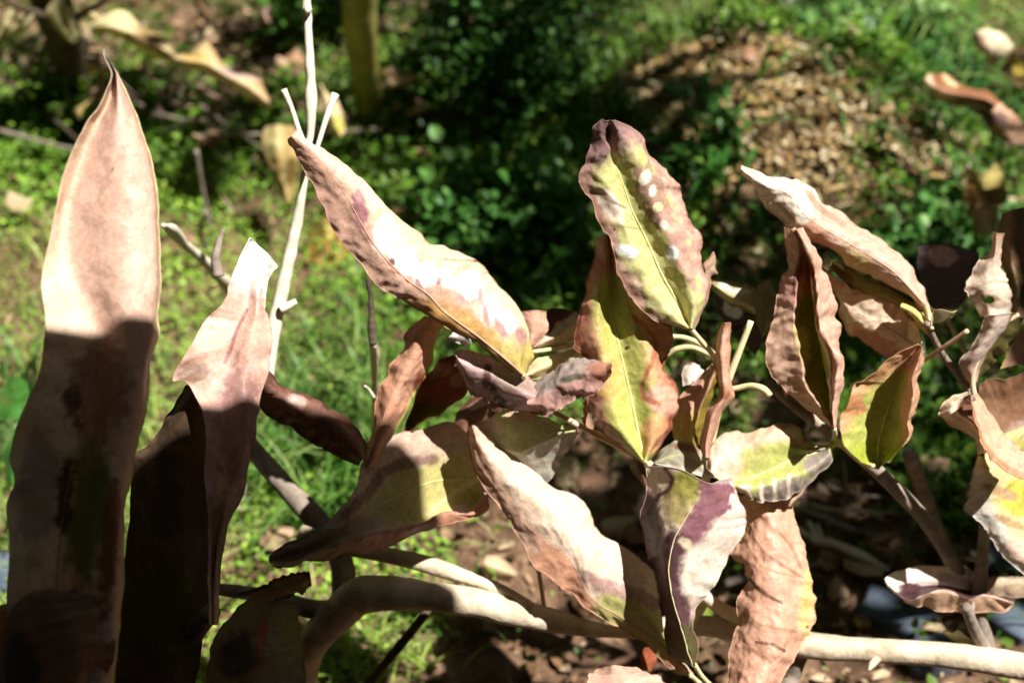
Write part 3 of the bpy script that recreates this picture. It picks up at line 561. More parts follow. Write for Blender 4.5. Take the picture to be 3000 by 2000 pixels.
# leaf 17
leaf(shrub, 'drooping folded leaf, cream on its right half with a dark purple blotch, shade painted into its left half', .815, .80, [
    (3.2, '2030,1950 1972,1924 1952,1878 1937,1751 1921,1669 1891,1618 1878,1557 1878,1506 1892,1440 1897,1365'), (1.2, '2032,1950 1995,1900 1975,1830 1950,1740 1935,1660 1925,1600 1930,1540 1950,1480 1975,1420 1985,1372'),
    (0, '2034,1950 2015,1900 1995,1830 1970,1750 1958,1670 1972,1590 1990,1550 2020,1500 2050,1450 2072,1415'), (.3, '2036,1950 2030,1900 2012,1830 2005,1760 2020,1690 2060,1610 2085,1560 2100,1510 2110,1460 2110,1408'),
    (1.2, '2038,1948 2041,1878 2025,1817 2059,1751 2090,1710 2131,1639 2182,1547 2184,1506 2161,1450 2145,1400')],
    '#f6e4cc', [('b', 2000, 1435, 62, 62, 0, '#b3ae50', .5), ('b', 1985, 1500, 48, 60, -40, '#b3a468', .5),
     ('b', 2098, 1450, 52, 56, 10, '#8f616a', .3, .5), ('l', '2090,1460 2050,1520 2015,1570', 40, '#96686f', .5), ('b', 2120, 1402, 36, 14, 0, '#b99a98', .5, .6), ('l', '1975,1590 1950,1690 1985,1800 2020,1890', 44, '#573a3e', .6),
     ('l', '1885,1470 1890,1560 1925,1650 1945,1760 1960,1880', 50, '#573a3e', .4), ('g', 1990, 1800, 2000, 1900, '#55512c', 1), ('b', 1915, 1395, 44, 46, 20, '#f4dcc4', .3), ('l', '1950,1372 1972,1402 1962,1432 1930,1452', 6, '#6a4046', .6), ('b', 2010, 1590, 26, 14, 40, '#e8d7ae', .5)],  # dark strokes here and just above paint shade into the left half
    nu=56, nv=110, amp=.0014, rag=.0014, veins=7, mid=.5, rib=M_PETY, ribr=.0008, rim='#e8c8b8', petiole=[(2034, 1945, .815), (2060, 1985, .83), (2110, 2030, .86), (2180, 2090, .9)], petm=M_PETY)
# leaf 18
leaf(shrub, 'hanging pinkish tan leaf with deep slanting creases and yellow right margin', .85, .815, [
    (1.6, '2165,1450 2178,1500 2165,1570 2140,1620 2185,1655 2195,1690 2165,1760 2168,1820 2150,1890 2138,1950 2130,2010'), (.2, '2200,1450 2215,1520 2215,1590 2210,1650 2225,1710 2215,1780 2215,1850 2200,1920 2185,1970 2170,2020'),
    (-.2, '2250,1455 2265,1520 2275,1590 2285,1660 2290,1730 2290,1800 2280,1870 2260,1930 2240,1980 2215,2030'), (1.2, '2310,1465 2330,1530 2350,1600 2368,1670 2378,1750 2378,1830 2350,1890 2320,1940 2290,1990 2260,2040')],
    '#dba486', [('b', 2365, 1760, 24, 90, 4, '#e6c479', .5), ('l', '2195,1560 2240,1620 2300,1660 2350,1690', 5, '#9a7054', .6, .8), ('l', '2190,1690 2240,1740 2290,1765', 5, '#6a4a38', .6, .9), ('l', '2285,1560 2320,1600 2345,1660', 5, '#9a7054', .6, .7), ('l', '2185,1590 2230,1660 2290,1680 2350,1690', 4, '#a8805f', .6, .7),
     ('l', '2170,1790 2230,1830 2330,1850', 5, '#a8805f', .6, .7), ('l', '2215,1880 2260,1885 2297,1905', 5, '#5f4432', .6, .9), ('l', '2170,1850 2200,1900 2260,1940', 4, '#a8805f', .6, .7), ('v', '#bf8d70', .5), ('b', 2365, 1835, 6, 5, 0, '#7a5238')],
    nu=52, nv=130, amp=.0030, rag=.0018, veins=9, mid=.25, ribr=.0004, rim='#d8b078')
# leaf 19
leaf(shrub, 'long curled leaf bleached cream, with orange rolled lower side and green base', .850, .825, [
    (.7, '2020,1978 1972,1965 1886,1885 1819,1840 1768,1812 1702,1765 1653,1724 1617,1693 1559,1648 1510,1563 1461,1487 1403,1403 1376,1318 1372,1255'),
    (.2, '2025,1977 1960,1905 1880,1845 1800,1795 1753,1768 1717,1730 1690,1668 1656,1620 1600,1588 1535,1530 1480,1460 1420,1380 1390,1310 1378,1250'),
    (-.1, '2028,1975 1960,1890 1890,1800 1830,1740 1780,1700 1740,1650 1700,1600 1650,1550 1610,1500 1560,1455 1510,1410 1450,1350 1405,1290 1385,1247'),
    (1.5, '2030,1973 1957,1895 1940,1805 1930,1735 1911,1669 1855,1629 1768,1567 1728,1516 1697,1465 1604,1420 1532,1362 1470,1309 1420,1265 1395,1243')],
    '#ecd2b4', [('u', -.1, .34, '#d99c78', .04), ('l', '1376,1260 1390,1330 1440,1420 1500,1500 1560,1600', 26, '#e6b899', .5), ('l', '1790,1775 1850,1790 1900,1820 1950,1880', 44, '#b9b86a', .5), ('l', '1720,1690 1760,1715 1810,1725 1870,1740 1920,1770', 20, '#a8807c', .5, .8), ('b', 1650, 1480, 60, 40, 35, '#f3d8bf', .5),
     ('b', 1480, 1440, 26, 12, 60, '#d8b494', .5), ('v', '#e3c3a6', .4), ('g', 1960, 1920, 2010, 1970, '#d9c69a', .8)],
    nu=52, nv=140, amp=.0020, rag=.0020, veins=14, mid=.33, ribr=.0006, rim='#c89878', petiole=[(2022, 1976, .845), (2060, 2010, .86), (2120, 2060, .88), (2190, 2110, .91)], petm=M_PETY)
# leaf 20
leaf(shrub, 'pale green leaf with grey underside half, behind the curled cream leaf', .828, .846, [
    (.8, '1690,1258 1648,1250 1559,1212 1487,1198 1425,1234 1385,1255'), (0, '1690,1260 1640,1270 1580,1300 1520,1325 1470,1310 1410,1265'), (1.6, '1690,1262 1666,1304 1639,1354 1599,1407 1540,1390 1450,1320')],
    '#c6c987', [('u', .5, 1.1, '#a5a392', .02), ('b', 1420, 1245, 50, 30, 0, '#efd6b4', .5), ('v', '#e0deae', .5), ('b', 1520, 1215, 60, 12, 10, '#c8a684', .4)], nu=36, nv=60, veins=8, mid=.5, rib=M_RIB, ribr=.0007, lin=True)
# leaf 21
leaf(shrub, 'wide brown leaf with olive centre and rolled under lower edge, narrowing to a dark point', .868, .745, [
    (.5, '1400,1300 1327,1238 1246,1256 1166,1270 1112,1300 1068,1336 1054,1389 1036,1438 970,1519 903,1563 818,1604 785,1630'), (.6, '1415,1380 1330,1340 1250,1350 1190,1370 1140,1400 1100,1430 1070,1470 1040,1500 970,1560 900,1595 820,1625 788,1638'),
    (1.4, '1420,1440 1370,1490 1300,1490 1240,1515 1180,1535 1130,1545 1080,1560 1030,1570 960,1595 900,1615 830,1640 792,1645'), (-.5, '1423,1445 1380,1503 1300,1500 1245,1528 1180,1548 1130,1557 1080,1568 1030,1580 960,1602 900,1625 840,1650 800,1650'),
    (.5, '1428,1455 1425,1496 1354,1523 1282,1541 1202,1568 1135,1604 1070,1620 1000,1630 940,1640 880,1653 840,1665 810,1660')],
    '#bda590', [('b', 1270, 1430, 190, 90, -20, '#b9b26a', .4), ('l', '1340,1255 1250,1270 1150,1300 1090,1350', 40, '#d6b09a', .5), ('l', '1270,1345 1180,1355 1120,1385 1080,1440 1010,1510', 16, '#7a5a56', .5, .8), ('u', .7, 1.1, '#b98468', .04), ('g', 1050, 1500, 900, 1580, '#6a5a50', .8), ('l', '1400,1405 1330,1440 1270,1490', 6, '#d9d79a', .6), ('v', '#cfcb92', .3), ('b', 1350, 1490, 26, 12, 0, '#e6c8b8', .4)],
    nu=56, nv=110, veins=9, mid=.35, rib=M_RIB, ribr=.0006, rag=.0016, petiole=[(1420, 1440, .838), (1470, 1480, .86), (1560, 1600, .89), (1600, 1810, .905)])
leaf(shrub, 'leaf strip painted dark for the shadow side of the curled cream leaf', .885, .885, [(1, '1395,1450 1345,1340 1325,1260 1350,1200 1400,1158 1440,1150'), (0, '1405,1450 1370,1340 1360,1270 1395,1215 1430,1180 1460,1165'), (1, '1412,1450 1385,1330 1385,1260 1440,1225 1475,1200 1480,1180')],
    '#8a6450', [('b', 1400, 1185, 30, 12, -20, '#e0b89c', .3), ('e', '#6a4838', .3, .2)], nu=20, nv=50)  # dark tone paints the shadow side of the curl, pale blob a lit spot
# leaves 9
leaf(shrub, 'mauve brown leaf folded double, with dark creases', .808, .803, [
    (1.2, '1600,1150 1568,1122 1519,1095 1461,1060 1416,1042 1353,1028 1336,1037'), (0, '1600,1175 1540,1155 1490,1130 1440,1105 1390,1085 1350,1062 1336,1042'), (1.4, '1590,1205 1541,1207 1478,1189 1440,1172 1407,1162 1371,1136 1340,1060')],
    '#b3908a', [('b', 1350, 1050, 24, 40, -30, '#c9a4a0', .5), ('b', 1500, 1110, 70, 30, 25, '#a08a7a', .5), ('l', '1430,1075 1425,1120 1450,1150 1475,1185', 12, '#5a3d34', .5), ('v', '#7a5850', .4)], nu=30, nv=70, veins=10, amp=.002, rag=.0014)
leaf(shrub, 'pinkish grey curled leaf ending in a dry hooked tip, lying against the yellow green leaf', .806, .785, [
    (1.6, '1545,1150 1590,1100 1630,1073 1684,1053 1733,1058 1790,1066'), (0, '1545,1180 1600,1150 1650,1120 1700,1095 1740,1085 1792,1080'), (.8, '1550,1205 1600,1212 1640,1190 1690,1165 1735,1150 1785,1098')],
    '#d3a294', [('u', -.1, .5, '#a3968c', .06), ('b', 1680, 1105, 44, 12, -15, '#6a6a5c', .5), ('b', 1760, 1090, 40, 30, 0, '#b9826e', .5), ('b', 1788, 1078, 12, 12, 0, '#7a4e3c', .4), ('b', 1580, 1190, 70, 24, 0, '#dba595', .4)], nu=30, nv=60, amp=.003, rag=.0026)
leaf(shrub, None, .84, .84, [(0, '1725,1270 1712,1220 1718,1160 1740,1130'), (-.3, '1745,1265 1745,1220 1750,1160 1755,1130'), (.6, '1770,1255 1785,1215 1775,1180 1765,1135')], '#e3b095', [('e', '#c08468', .3, .2)], nu=16, nv=40, rag=.003, amp=.003)
# leaves 5, 6
leaf(shrub, 'narrow orange brown leaf standing upright with a yellow rim', .812, .806, [
    (.8, '1060,1370 1086,1279 1108,1171 1126,1122 1157,1060 1184,1020 1197,975 1246,930'), (-.2, '1080,1370 1110,1285 1145,1190 1170,1130 1200,1070 1222,1020 1238,975 1272,930'), (1.2, '1105,1365 1140,1285 1200,1180 1232,1115 1262,1062 1273,1011 1287,979 1296,942')],
    '#d99a78', [('b', 1200, 1100, 50, 90, 20, '#e3a987', .5), ('u', .93, 1.1, '#d9c873', .02), ('l', '1180,1110 1210,1170 1190,1210', 3, '#a8684c', .6, .7), ('b', 1230, 1120, 18, 30, 20, '#8a4e38', .5), ('v', '#c98560', .4)], nu=32, nv=80, veins=8, rag=.0016, mid=.4, ribr=.0005)
leaf(shrub, 'rust brown cupped leaf behind the orange one', .845, .83, [
    (1.2, '1180,1265 1215,1170 1240,1104 1282,1067 1333,1040 1350,1030'), (2.2, '1190,1265 1250,1190 1290,1130 1320,1090 1345,1065 1360,1040'), (0, '1200,1270 1250,1230 1330,1180 1372,1130 1365,1090 1365,1050')],
    '#a9674c', [('b', 1290, 1085, 40, 22, -20, '#dba08a', .35), ('b', 1345, 1110, 26, 20, -20, '#d69a86', .35), ('b', 1240, 1220, 60, 40, -30, '#7a7038', .5)], nu=28, nv=50, rag=.002)  # both pink blobs paint spots of light
# leaves 8
leaf(shrub, 'small rounded tan leaf next to the green base of long bleached leaf', .82, .82, [(.3, '1550,1022 1535,980 1526,940 1530,915'), (0, '1552,1022 1560,980 1565,945 1570,910'), (.6, '1554,1022 1582,993 1602,957 1602,914')], '#dba78a', [('v', '#b98468', .5)], nu=20, nv=36, veins=5)
leaf(shrub, 'pale cream leaf with fine brown veins', .84, .845, [(.8, '1555,1014 1610,975 1645,940 1688,912'), (0, '1556,1018 1620,990 1660,965 1706,935'), (.6, '1558,1022 1625,1010 1665,1000 1706,985')], '#f3e2c4', [('v', '#b99878', .7), ('e', '#d8b890', .2, .1)], nu=24, nv=44, veins=7, mid=.5, ribr=.0006)
leaf(shrub, None, .87, .87, [(0, '1580,1000 1598,930 1610,906 1645,904'), (0, '1600,995 1630,945 1655,925 1672,912'), (.6, '1610,990 1650,955 1682,930 1690,918')], '#5a4034', [], nu=16, nv=30)
leaf(shrub, 'yellow cream leaf strip lying below the veined cream leaf', .835, .84, [(.6, '1540,1090 1570,1055 1648,1038 1706,1008'), (0, '1540,1100 1590,1075 1650,1055 1708,1035'), (.6, '1545,1115 1600,1100 1650,1080 1710,1060')], '#efdca0', [('v', '#cdb37a', .4)], nu=20, nv=40)
leaf(shrub, 'small white leaf scrap under the long bleached leaf', .85, .85, [(0, '1315,985 1340,972 1370,985'), (.2, '1320,990 1350,990 1380,1000'), (.5, '1325,995 1350,1005 1375,1018')], '#fff6ea', [], nu=12, nv=20)
ptube('twig', shrub, '1560,1030 1620,1022 1700,1005 1760,990', .842, .85, [6, 6, 6, 6], M_PETY, n=20)
# leaves 23, 24
leaf(shrub, 'slender curled tan leaf rising beside the pale petiole', .82, .80, [
    (.6, '2060,1340 2052,1290 2070,1210 2110,1165 2100,1090 2096,1050 2102,990 2115,955'), (-.2, '2068,1340 2070,1290 2090,1215 2122,1160 2118,1090 2115,1045 2118,990 2125,946'), (.8, '2078,1340 2092,1290 2110,1220 2140,1155 2140,1090 2138,1040 2140,990 2138,945')],
    '#dca98a', [('b', 2125, 965, 16, 26, 10, '#f0d3bc', .4), ('b', 2120, 1150, 24, 20, 0, '#b87f5e', .5), ('e', '#c88f70', .2, .15)], nu=24, nv=80, rag=.001)
leaf(shrub, 'yellow and pink leaf tucked between the petioles', .85, .845, [(.6, '2000,1330 1968,1260 1985,1180 2040,1110 2085,1065'), (0, '2020,1330 2010,1260 2030,1190 2065,1130 2095,1080'), (1.4, '2045,1330 2055,1260 2075,1200 2095,1140 2100,1090')],
    '#dfae86', [('b', 2010, 1270, 50, 60, 20, '#e3c268', .5), ('b', 2030, 1150, 40, 40, 0, '#dca08c', .5), ('u', .75, 1.1, '#8a7a34', .06)], nu=24, nv=50, veins=6)
leaf(shrub, None, .86, .86, [(.3, '2005,1130 1998,1090 2015,1066'), (0, '2022,1125 2030,1090 2032,1064'), (.5, '2042,1108 2058,1088 2047,1070')], '#fdebd6', [], nu=14, nv=20)
# leaves 25, 26
leaf(shrub, 'olive leaf with a pale top edge, folded sharply', .85, .86, [(.8, '2225,900 2210,845 2134,826 2095,812'), (0, '2225,915 2190,885 2130,860 2085,830'), (.8, '2225,925 2179,912 2134,890 2080,850')], '#bdb57e', [('b', 2150, 838, 46, 16, 14, '#fff6e6', .35), ('e', '#9a9260', .2, .2)], nu=22, nv=40)
leaf(shrub, 'grey green folded leaf standing on edge', .845, .845, [(0, '2235,985 2219,923 2214,870 2216,840'), (.5, '2240,985 2245,920 2245,870 2242,822'), (1.5, '2245,980 2277,910 2275,865 2252,822')], '#a3a07c', [('v', '#7f8058', .5)], nu=20, nv=40, veins=8)
leaf(shrub, 'dark charcoal leaf with two painted spots of sunlight', .885, .89, [(0, '2215,1040 2150,970 2108,915 2085,868'), (.4, '2225,1015 2175,955 2140,910 2110,872'), (.6, '2240,995 2210,950 2180,915 2140,880')], '#6a5a58', [('b', 2150, 905, 30, 24, 30, '#fff4ea', .25), ('b', 2190, 963, 10, 14, 0, '#fff4ea', .3)], nu=22, nv=40)  # white blobs paint the sun spots
leaf(shrub, None, .86, .86, [(0, '2130,950 2165,935 2200,925'), (.3, '2140,960 2175,945 2215,930'), (.5, '2150,970 2185,955 2215,945')], '#4a3a30', [], nu=12, nv=20, rag=.004)
# leaf 30
leaf(shrub, 'boat shaped pale leaf with dark hollow and tan front flap above the dark branch fork', .90, .86, [
    (2.6, '2990,1730 2890,1700 2820,1668 2736,1657 2664,1664 2611,1679 2593,1698'), (2.2, '2990,1735 2888,1722 2830,1710 2760,1700 2690,1702 2630,1708 2594,1702'), (2.6, '2980,1745 2890,1738 2835,1740 2765,1722 2700,1722 2645,1738 2597,1708'),
    (-.6, '2970,1766 2888,1742 2834,1750 2765,1729 2705,1742 2660,1758 2600,1712'), (.8, '2968,1768 2941,1787 2825,1788 2760,1786 2700,1776 2640,1750 2600,1716')],
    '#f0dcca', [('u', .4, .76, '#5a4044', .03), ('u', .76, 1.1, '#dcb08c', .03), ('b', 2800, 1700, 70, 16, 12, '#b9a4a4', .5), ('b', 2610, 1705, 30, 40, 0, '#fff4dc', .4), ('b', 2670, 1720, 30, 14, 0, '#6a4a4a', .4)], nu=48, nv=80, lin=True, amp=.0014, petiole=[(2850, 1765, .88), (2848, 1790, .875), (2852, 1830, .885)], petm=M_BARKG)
leaf(shrub, None, .915, .905, [(0, '3040,1690 2960,1690 2890,1692'), (0, '3040,1715 2960,1715 2888,1715'), (.6, '3040,1738 2960,1742 2890,1738')], '#cdb592', [('e', '#b09a80', .3, .2)], nu=16, nv=40)
leaf(shrub, 'small olive wedge leaf by the dark branch fork', .89, .89, [(0, '2850,1880 2800,1850 2765,1848'), (.3, '2855,1885 2810,1865 2770,1852'), (.8, '2858,1890 2800,1880 2768,1855')], '#dfdc9c', [], nu=12, nv=24)
leaf(shrub, 'pinkish tan leaf top rising below the branches', .80, .82, [(1, '1715,2080 1722,1990 1750,1958'), (0, '1850,2080 1840,1995 1800,1948'), (1, '1995,2080 1945,1995 1865,1958')], '#e3b39a', [('v', '#c99478', .5)], nu=28, nv=40, veins=6)
leaf(shrub, None, .88, .88, [(0, '1880,1960 1878,1920 1885,1900'), (.2, '1895,1962 1900,1925 1902,1895'), (.5, '1905,1965 1920,1930 1922,1905')], '#a0583c', [], nu=10, nv=20)
# ------------------------------------------------------------------ shaded shoot on the left
shoot = empty('shaded_shoot', PG(300, 2500), 'leafy shoot in deep shade with one very tall pointed tan leaf', 'shrub')
ptube('stem', shoot, '300,2500 310,2300 330,2150 400,2010 520,1900 620,1790', .98, .74, [60, 55, 50, 45, 40, 26], M_BARKG, n=60)
ptube('stem', shoot, '330,2180 280,2100 210,2010 160,1900', .95, .68, [40, 36, 30, 20], M_BARKG, n=40)
leaf(shoot, 'very tall pointed tan leaf, folded along a crease, with yellow right rim', .63, .66, [
    (-.3, '60,2050 25,1850 20,1740 30,1620 20,1490 45,1410 28,1330 60,1230 110,1110 132,1000 135,930 123,830 150,690 182,530 240,385 300,290 330,220 312,175 303,148'),
    (.5, '140,2050 150,1850 165,1720 175,1600 185,1490 205,1400 225,1320 250,1220 275,1110 292,1000 262,900 222,790 203,660 225,540 270,400 318,300 336,220 316,175 303,148'),
    (-.35, '230,2050 250,1850 262,1720 270,1600 280,1490 295,1400 310,1320 330,1220 352,1110 370,1000 368,930 352,830 340,690 335,550 338,420 345,310 341,220 319,175 303,148'),
    (.25, '300,2050 325,1850 340,1720 345,1600 348,1490 360,1400 378,1320 398,1220 418,1110 438,1000 444,930 447,830 444,690 431,530 405,400 375,300 345,220 322,175 303,148'),
    (1.7, '330,2050 345,1850 358,1720 362,1600 365,1490 385,1390 402,1310 420,1220 440,1110 458,1000 463,930 470,830 467,690 452,530 424,400 387,300 348,220 323,175 303,148')],
    '#e2b69d', [('u', -.1, .235, '#e6c4a2', .02), ('u', .9, 1.1, '#e6d492', .02), ('b', 350, 560, 60, 150, 4, '#dcae95', .6, .5), ('l', '235,650 300,720 370,790 400,900', 5, '#e8bfa2', .6, .8), ('l', '222,760 290,810 350,880 390,930', 6, '#e8bfa2', .6, .8),
     ('g', 300, 260, 300, 170, '#a9a0a4', .9), ('b', 330, 495, 5, 4, 0, '#5a4038'), ('b', 260, 1500, 70, 220, 6, '#7a7a4a', .5), ('b', 110, 1450, 60, 200, 4, '#a89488', .5), ('b', 320, 1600, 30, 200, 4, '#8a5a42', .5), ('b', 300, 1150, 90, 120, 0, '#a8806c', .5), ('b', 190, 1480, 22, 90, 8, '#5a4438', .6, .7), ('b', 205, 1180, 30, 60, -20, '#6a5040', .6, .7)],  # lower dark blobs paint shade; the olive middle is leaf colour
    nu=60, nv=160, amp=.0011, rag=.0010, veins=0, mid=.25, ribr=.0004, rim='#efdcae', crimp=.0014)
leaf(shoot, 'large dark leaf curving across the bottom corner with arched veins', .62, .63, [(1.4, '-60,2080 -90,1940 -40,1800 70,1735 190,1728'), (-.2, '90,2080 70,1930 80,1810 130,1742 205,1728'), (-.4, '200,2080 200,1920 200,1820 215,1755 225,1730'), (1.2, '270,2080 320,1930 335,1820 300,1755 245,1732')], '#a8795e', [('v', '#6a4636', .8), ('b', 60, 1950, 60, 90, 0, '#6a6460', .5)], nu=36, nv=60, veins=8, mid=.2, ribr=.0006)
leaf(shoot, 'broken topped leaf with bright white upper end and dark purple crease', .715, .745, [
    (0, '612,1830 605,1650 610,1500 600,1350 595,1220 553,1131 504,1109 562,1011 607,935 656,890 672,845 690,785 728,696'), (.7, '622,1830 625,1650 640,1500 645,1350 648,1220 652,1130 660,1060 685,985 705,945 722,905 725,850 730,790 748,712'),
    (.5, '628,1830 632,1650 655,1520 690,1380 705,1250 715,1150 722,1080 735,1000 748,940 755,895 755,845 765,795 780,742'), (1.2, '636,1830 640,1690 670,1537 712,1447 740,1270 763,1190 786,1082 795,1010 790,935 777,895 780,850 795,800 810,779')],
    '#d9ab94', [('g', 690, 900, 740, 800, '#fffaf0', 1), ('b', 620, 970, 50, 60, 30, '#eccdb0', .5), ('l', '724,908 706,940 696,962 687,985 676,1022 660,1060', 5, '#8a4a4c', .9, .8), ('b', 700, 1250, 60, 160, 0, '#a88078', .5), ('b', 640, 1600, 40, 150, 0, '#a07c6a', .5), ('b', 560, 1090, 60, 40, 0, '#8a6c58', .5)],
    nu=44, nv=130, amp=.0014, rag=.0012)
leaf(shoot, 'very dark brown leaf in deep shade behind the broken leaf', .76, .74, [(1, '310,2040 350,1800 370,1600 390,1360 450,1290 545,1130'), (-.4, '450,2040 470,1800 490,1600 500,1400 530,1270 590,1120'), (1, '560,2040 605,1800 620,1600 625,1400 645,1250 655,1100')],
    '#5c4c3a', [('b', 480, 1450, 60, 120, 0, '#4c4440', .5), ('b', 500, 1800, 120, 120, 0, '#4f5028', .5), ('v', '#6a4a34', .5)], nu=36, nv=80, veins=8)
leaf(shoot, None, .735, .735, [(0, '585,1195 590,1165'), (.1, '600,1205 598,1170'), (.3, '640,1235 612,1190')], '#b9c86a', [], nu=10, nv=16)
leaf(shoot, 'long dark brown leaf crossing from the broken leaf with a small sunlit patch painted on', .80, .745, [(1.0, '1070,1330 1060,1280 1019,1220 956,1189 888,1154 830,1131 781,1085'), (-.2, '1062,1345 1030,1300 975,1255 910,1215 860,1185 810,1155 770,1125'), (1.2, '1052,1358 990,1335 930,1305 870,1262 810,1225 770,1200 755,1170')],
    '#8a6658', [('b', 870, 1175, 30, 22, 20, '#d0ab9c', .5), ('b', 960, 1260, 60, 30, 35, '#6a4c40', .5), ('e', '#6a4a3c', .2, .15)], nu=30, nv=70, rag=.0014)  # pale first blob paints the patch of sun
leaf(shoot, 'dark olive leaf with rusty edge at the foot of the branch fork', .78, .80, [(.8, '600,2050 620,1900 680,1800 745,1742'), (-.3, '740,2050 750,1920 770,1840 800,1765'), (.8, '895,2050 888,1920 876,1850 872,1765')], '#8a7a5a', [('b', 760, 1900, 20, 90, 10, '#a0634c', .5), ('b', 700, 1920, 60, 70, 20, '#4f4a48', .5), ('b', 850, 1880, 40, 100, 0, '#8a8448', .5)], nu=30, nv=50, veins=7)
leaf(shoot, 'yellowish brown torn leaf lying over the branch fork', .80, .81, [(0, '690,1742 780,1710 850,1680 905,1672'), (.2, '760,1748 820,1725 870,1708 908,1690'), (.8, '800,1758 850,1745 880,1732 910,1712')], '#8a7038', [('e', '#5a3d28', .3, .2)], nu=20, nv=36, rag=.003)
# ------------------------------------------------------------------ shoot at the right
rs = empty('sunlit_shoot', PG(3150, 1750), 'shoot of broad tan and yellow leaves beside the bare soil', 'shrub')
ptube('stem', rs, '3150,1760 3120,1600 3080,1500 3030,1400 2960,1330 2880,1240 2848,1165', 1.19, .80, [26, 24, 22, 18, 14, 11, 9], M_BARKG, n=60)
ptube('stem', rs, '2960,1330 2890,1240 2850,1130 2870,1040 2930,960 2985,920', .84, .83, [12, 10, 8, 7, 7, 6], M_PETP, n=40)
leaf(rs, 'tan white leaf with a dark hole, bent over at its foot', .83, .82, [(.8, '2875,928 2850,880 2835,843 2857,780 2895,735 2905,680'), (0, '2905,924 2895,870 2890,830 2898,785 2915,745 2920,685'), (.8, '2960,915 2966,879 2957,834 2937,790 2932,745 2942,685')],
     '#f0dabd', [('g', 2900, 820, 2915, 700, '#b99474', .9), ('b', 2905, 880, 30, 16, 20, '#8a705c', .5), ('b', 2935, 890, 20, 10, 0, '#c0a890', .5)], nu=32, nv=60, holes=[(2898, 878, 16, 9)], rag=.0016)
leaf(rs, 'large dark brown leaf at the edge of shoot, in shade', .84, .85, [(1.4, '2965,930 2960,850 2935,780 2928,700 2942,630'), (0, '2985,930 2985,850 2970,780 2968,700 2972,615'), (2, '3040,930 3045,850 3045,780 3040,700 3020,605')], '#8f6e52', [('b', 2985, 850, 40, 60, 0, '#6a5a34', .5), ('v', '#6a4c38', .5)], nu=30, nv=60, veins=7)
leaf(rs, 'greyish tan leaf with dark green underside, hanging over the stem', .84, .82, [(.4, '2850,1128 2817,1088 2812,1057 2866,990 2888,926'), (-.2, '2855,1125 2845,1080 2860,1040 2900,980 2925,922'), (.4, '2858,1120 2875,1060 2905,1010 2945,960 2965,918'), (2.6, '2862,1122 2900,1070 2935,1030 2980,970 2998,922')],
     '#d8c4b0', [('b', 2840, 1070, 40, 50, 30, '#b39a8c', .5), ('u', .66, 1.1, '#6a6434', .03)], nu=36, nv=60, veins=5)
leaf(rs, 'pinkish leaf margin behind the greyish tan leaf', .87, .87, [(0, '2930,1080 2960,1010 3000,950'), (.2, '2970,1070 3000,1000 3030,940'), (.6, '3010,1070 3040,1000 3060,940')], '#d3a282', [('e', '#c8b060', .2, .2)], nu=16, nv=30)
leaf(rs, 'charcoal mauve leaf with a square patch of sun painted on', .92, .91, [(0, '2735,905 2712,850 2688,790 2690,722'), (.3, '2765,905 2770,850 2765,790 2772,716'), (.8, '2802,905 2845,850 2860,790 2868,740')], '#6e5f62', [('b', 2762, 750, 42, 32, 4, '#c9a49c', .2, .15), ('v', '#57494e', .5)], nu=30, nv=50, veins=7,  # pale blob paints sunlight falling through a gap
     petiole=[(2765, 905, .92), (2790, 960, .91), (2840, 1050, .88), (2862, 1085, .86)])
leaf(rs, 'yellow green blotched leaf bleached white along its left margin', .87, .83, [(.6, '3040,1710 2950,1639 2914,1595 2883,1541 2829,1492 2840,1450 2850,1395 2866,1336'), (0, '3050,1660 2970,1600 2940,1550 2915,1500 2890,1460 2895,1420 2890,1380 2880,1335'), (.6, '3060,1600 3010,1560 2985,1510 2965,1460 2945,1420 2935,1390 2915,1350 2890,1325'), (1.6, '3070,1560 3050,1500 3040,1450 3020,1410 2990,1370 2960,1345 2930,1330 2900,1315')],
     '#e9db9a', [('l', '2850,1400 2845,1490 2890,1540 2930,1600 3000,1670', 46, '#fff6e4', .5), ('b', 2985, 1460, 50, 50, 40, '#dccf52', .5), ('b', 2930, 1440, 50, 14, 20, '#c9a878', .5), ('b', 2960, 1530, 50, 12, 25, '#c0a070', .5), ('b', 2990, 1620, 50, 30, 40, '#eccaae', .5), ('v', '#cdb878', .4)], nu=40, nv=80, veins=8, rag=.002)
leaf(rs, 'cream curled leaf lobe with brown inner fold', .82, .815, [(.6, '2866,1338 2857,1298 2817,1258 2759,1222 2754,1196 2795,1160 2838,1150'), (0, '2872,1330 2875,1290 2845,1240 2800,1210 2800,1190 2820,1168 2842,1153'), (1.8, '2890,1330 2892,1280 2872,1235 2857,1215 2852,1195 2848,1175 2845,1158')], '#f7e3bd', [('u', .58, 1.1, '#7a5846', .04), ('b', 2775, 1210, 26, 26, 0, '#fff0d0', .4)], nu=30, nv=60, amp=.0012)
leaf(rs, 'tan flap of leaf sweeping down from the cream lobe', .81, .80, [(-.4, '3040,1420 2945,1378 2882,1325 2856,1260 2846,1165'), (.2, '3040,1375 2962,1338 2912,1288 2880,1226 2854,1158'), (1.2, '3040,1320 2985,1318 2945,1284 2905,1222 2864,1152')], '#dcae8c', [('u', -.1, .2, '#b08660', .06)], nu=28, nv=60)
leaf(rs, 'brown shaded leaf with bright yellow midrib', .86, .87, [(0, '2862,1135 2890,1115 2950,1110 3030,1080'), (1, '2870,1180 2920,1190 2970,1200 3040,1180'), (.8, '2890,1255 2930,1285 2980,1268 3040,1245'), (0, '2905,1300 2950,1330 2990,1335 3040,1335')], '#8a664c', [('l', '2925,1298 2960,1278 3010,1255', 12, '#e0cf5a', .4), ('b', 2970, 1300, 60, 24, -10, '#a09a4a', .5)], nu=36, nv=50, veins=5, mid=.66, rib=M_RIB)

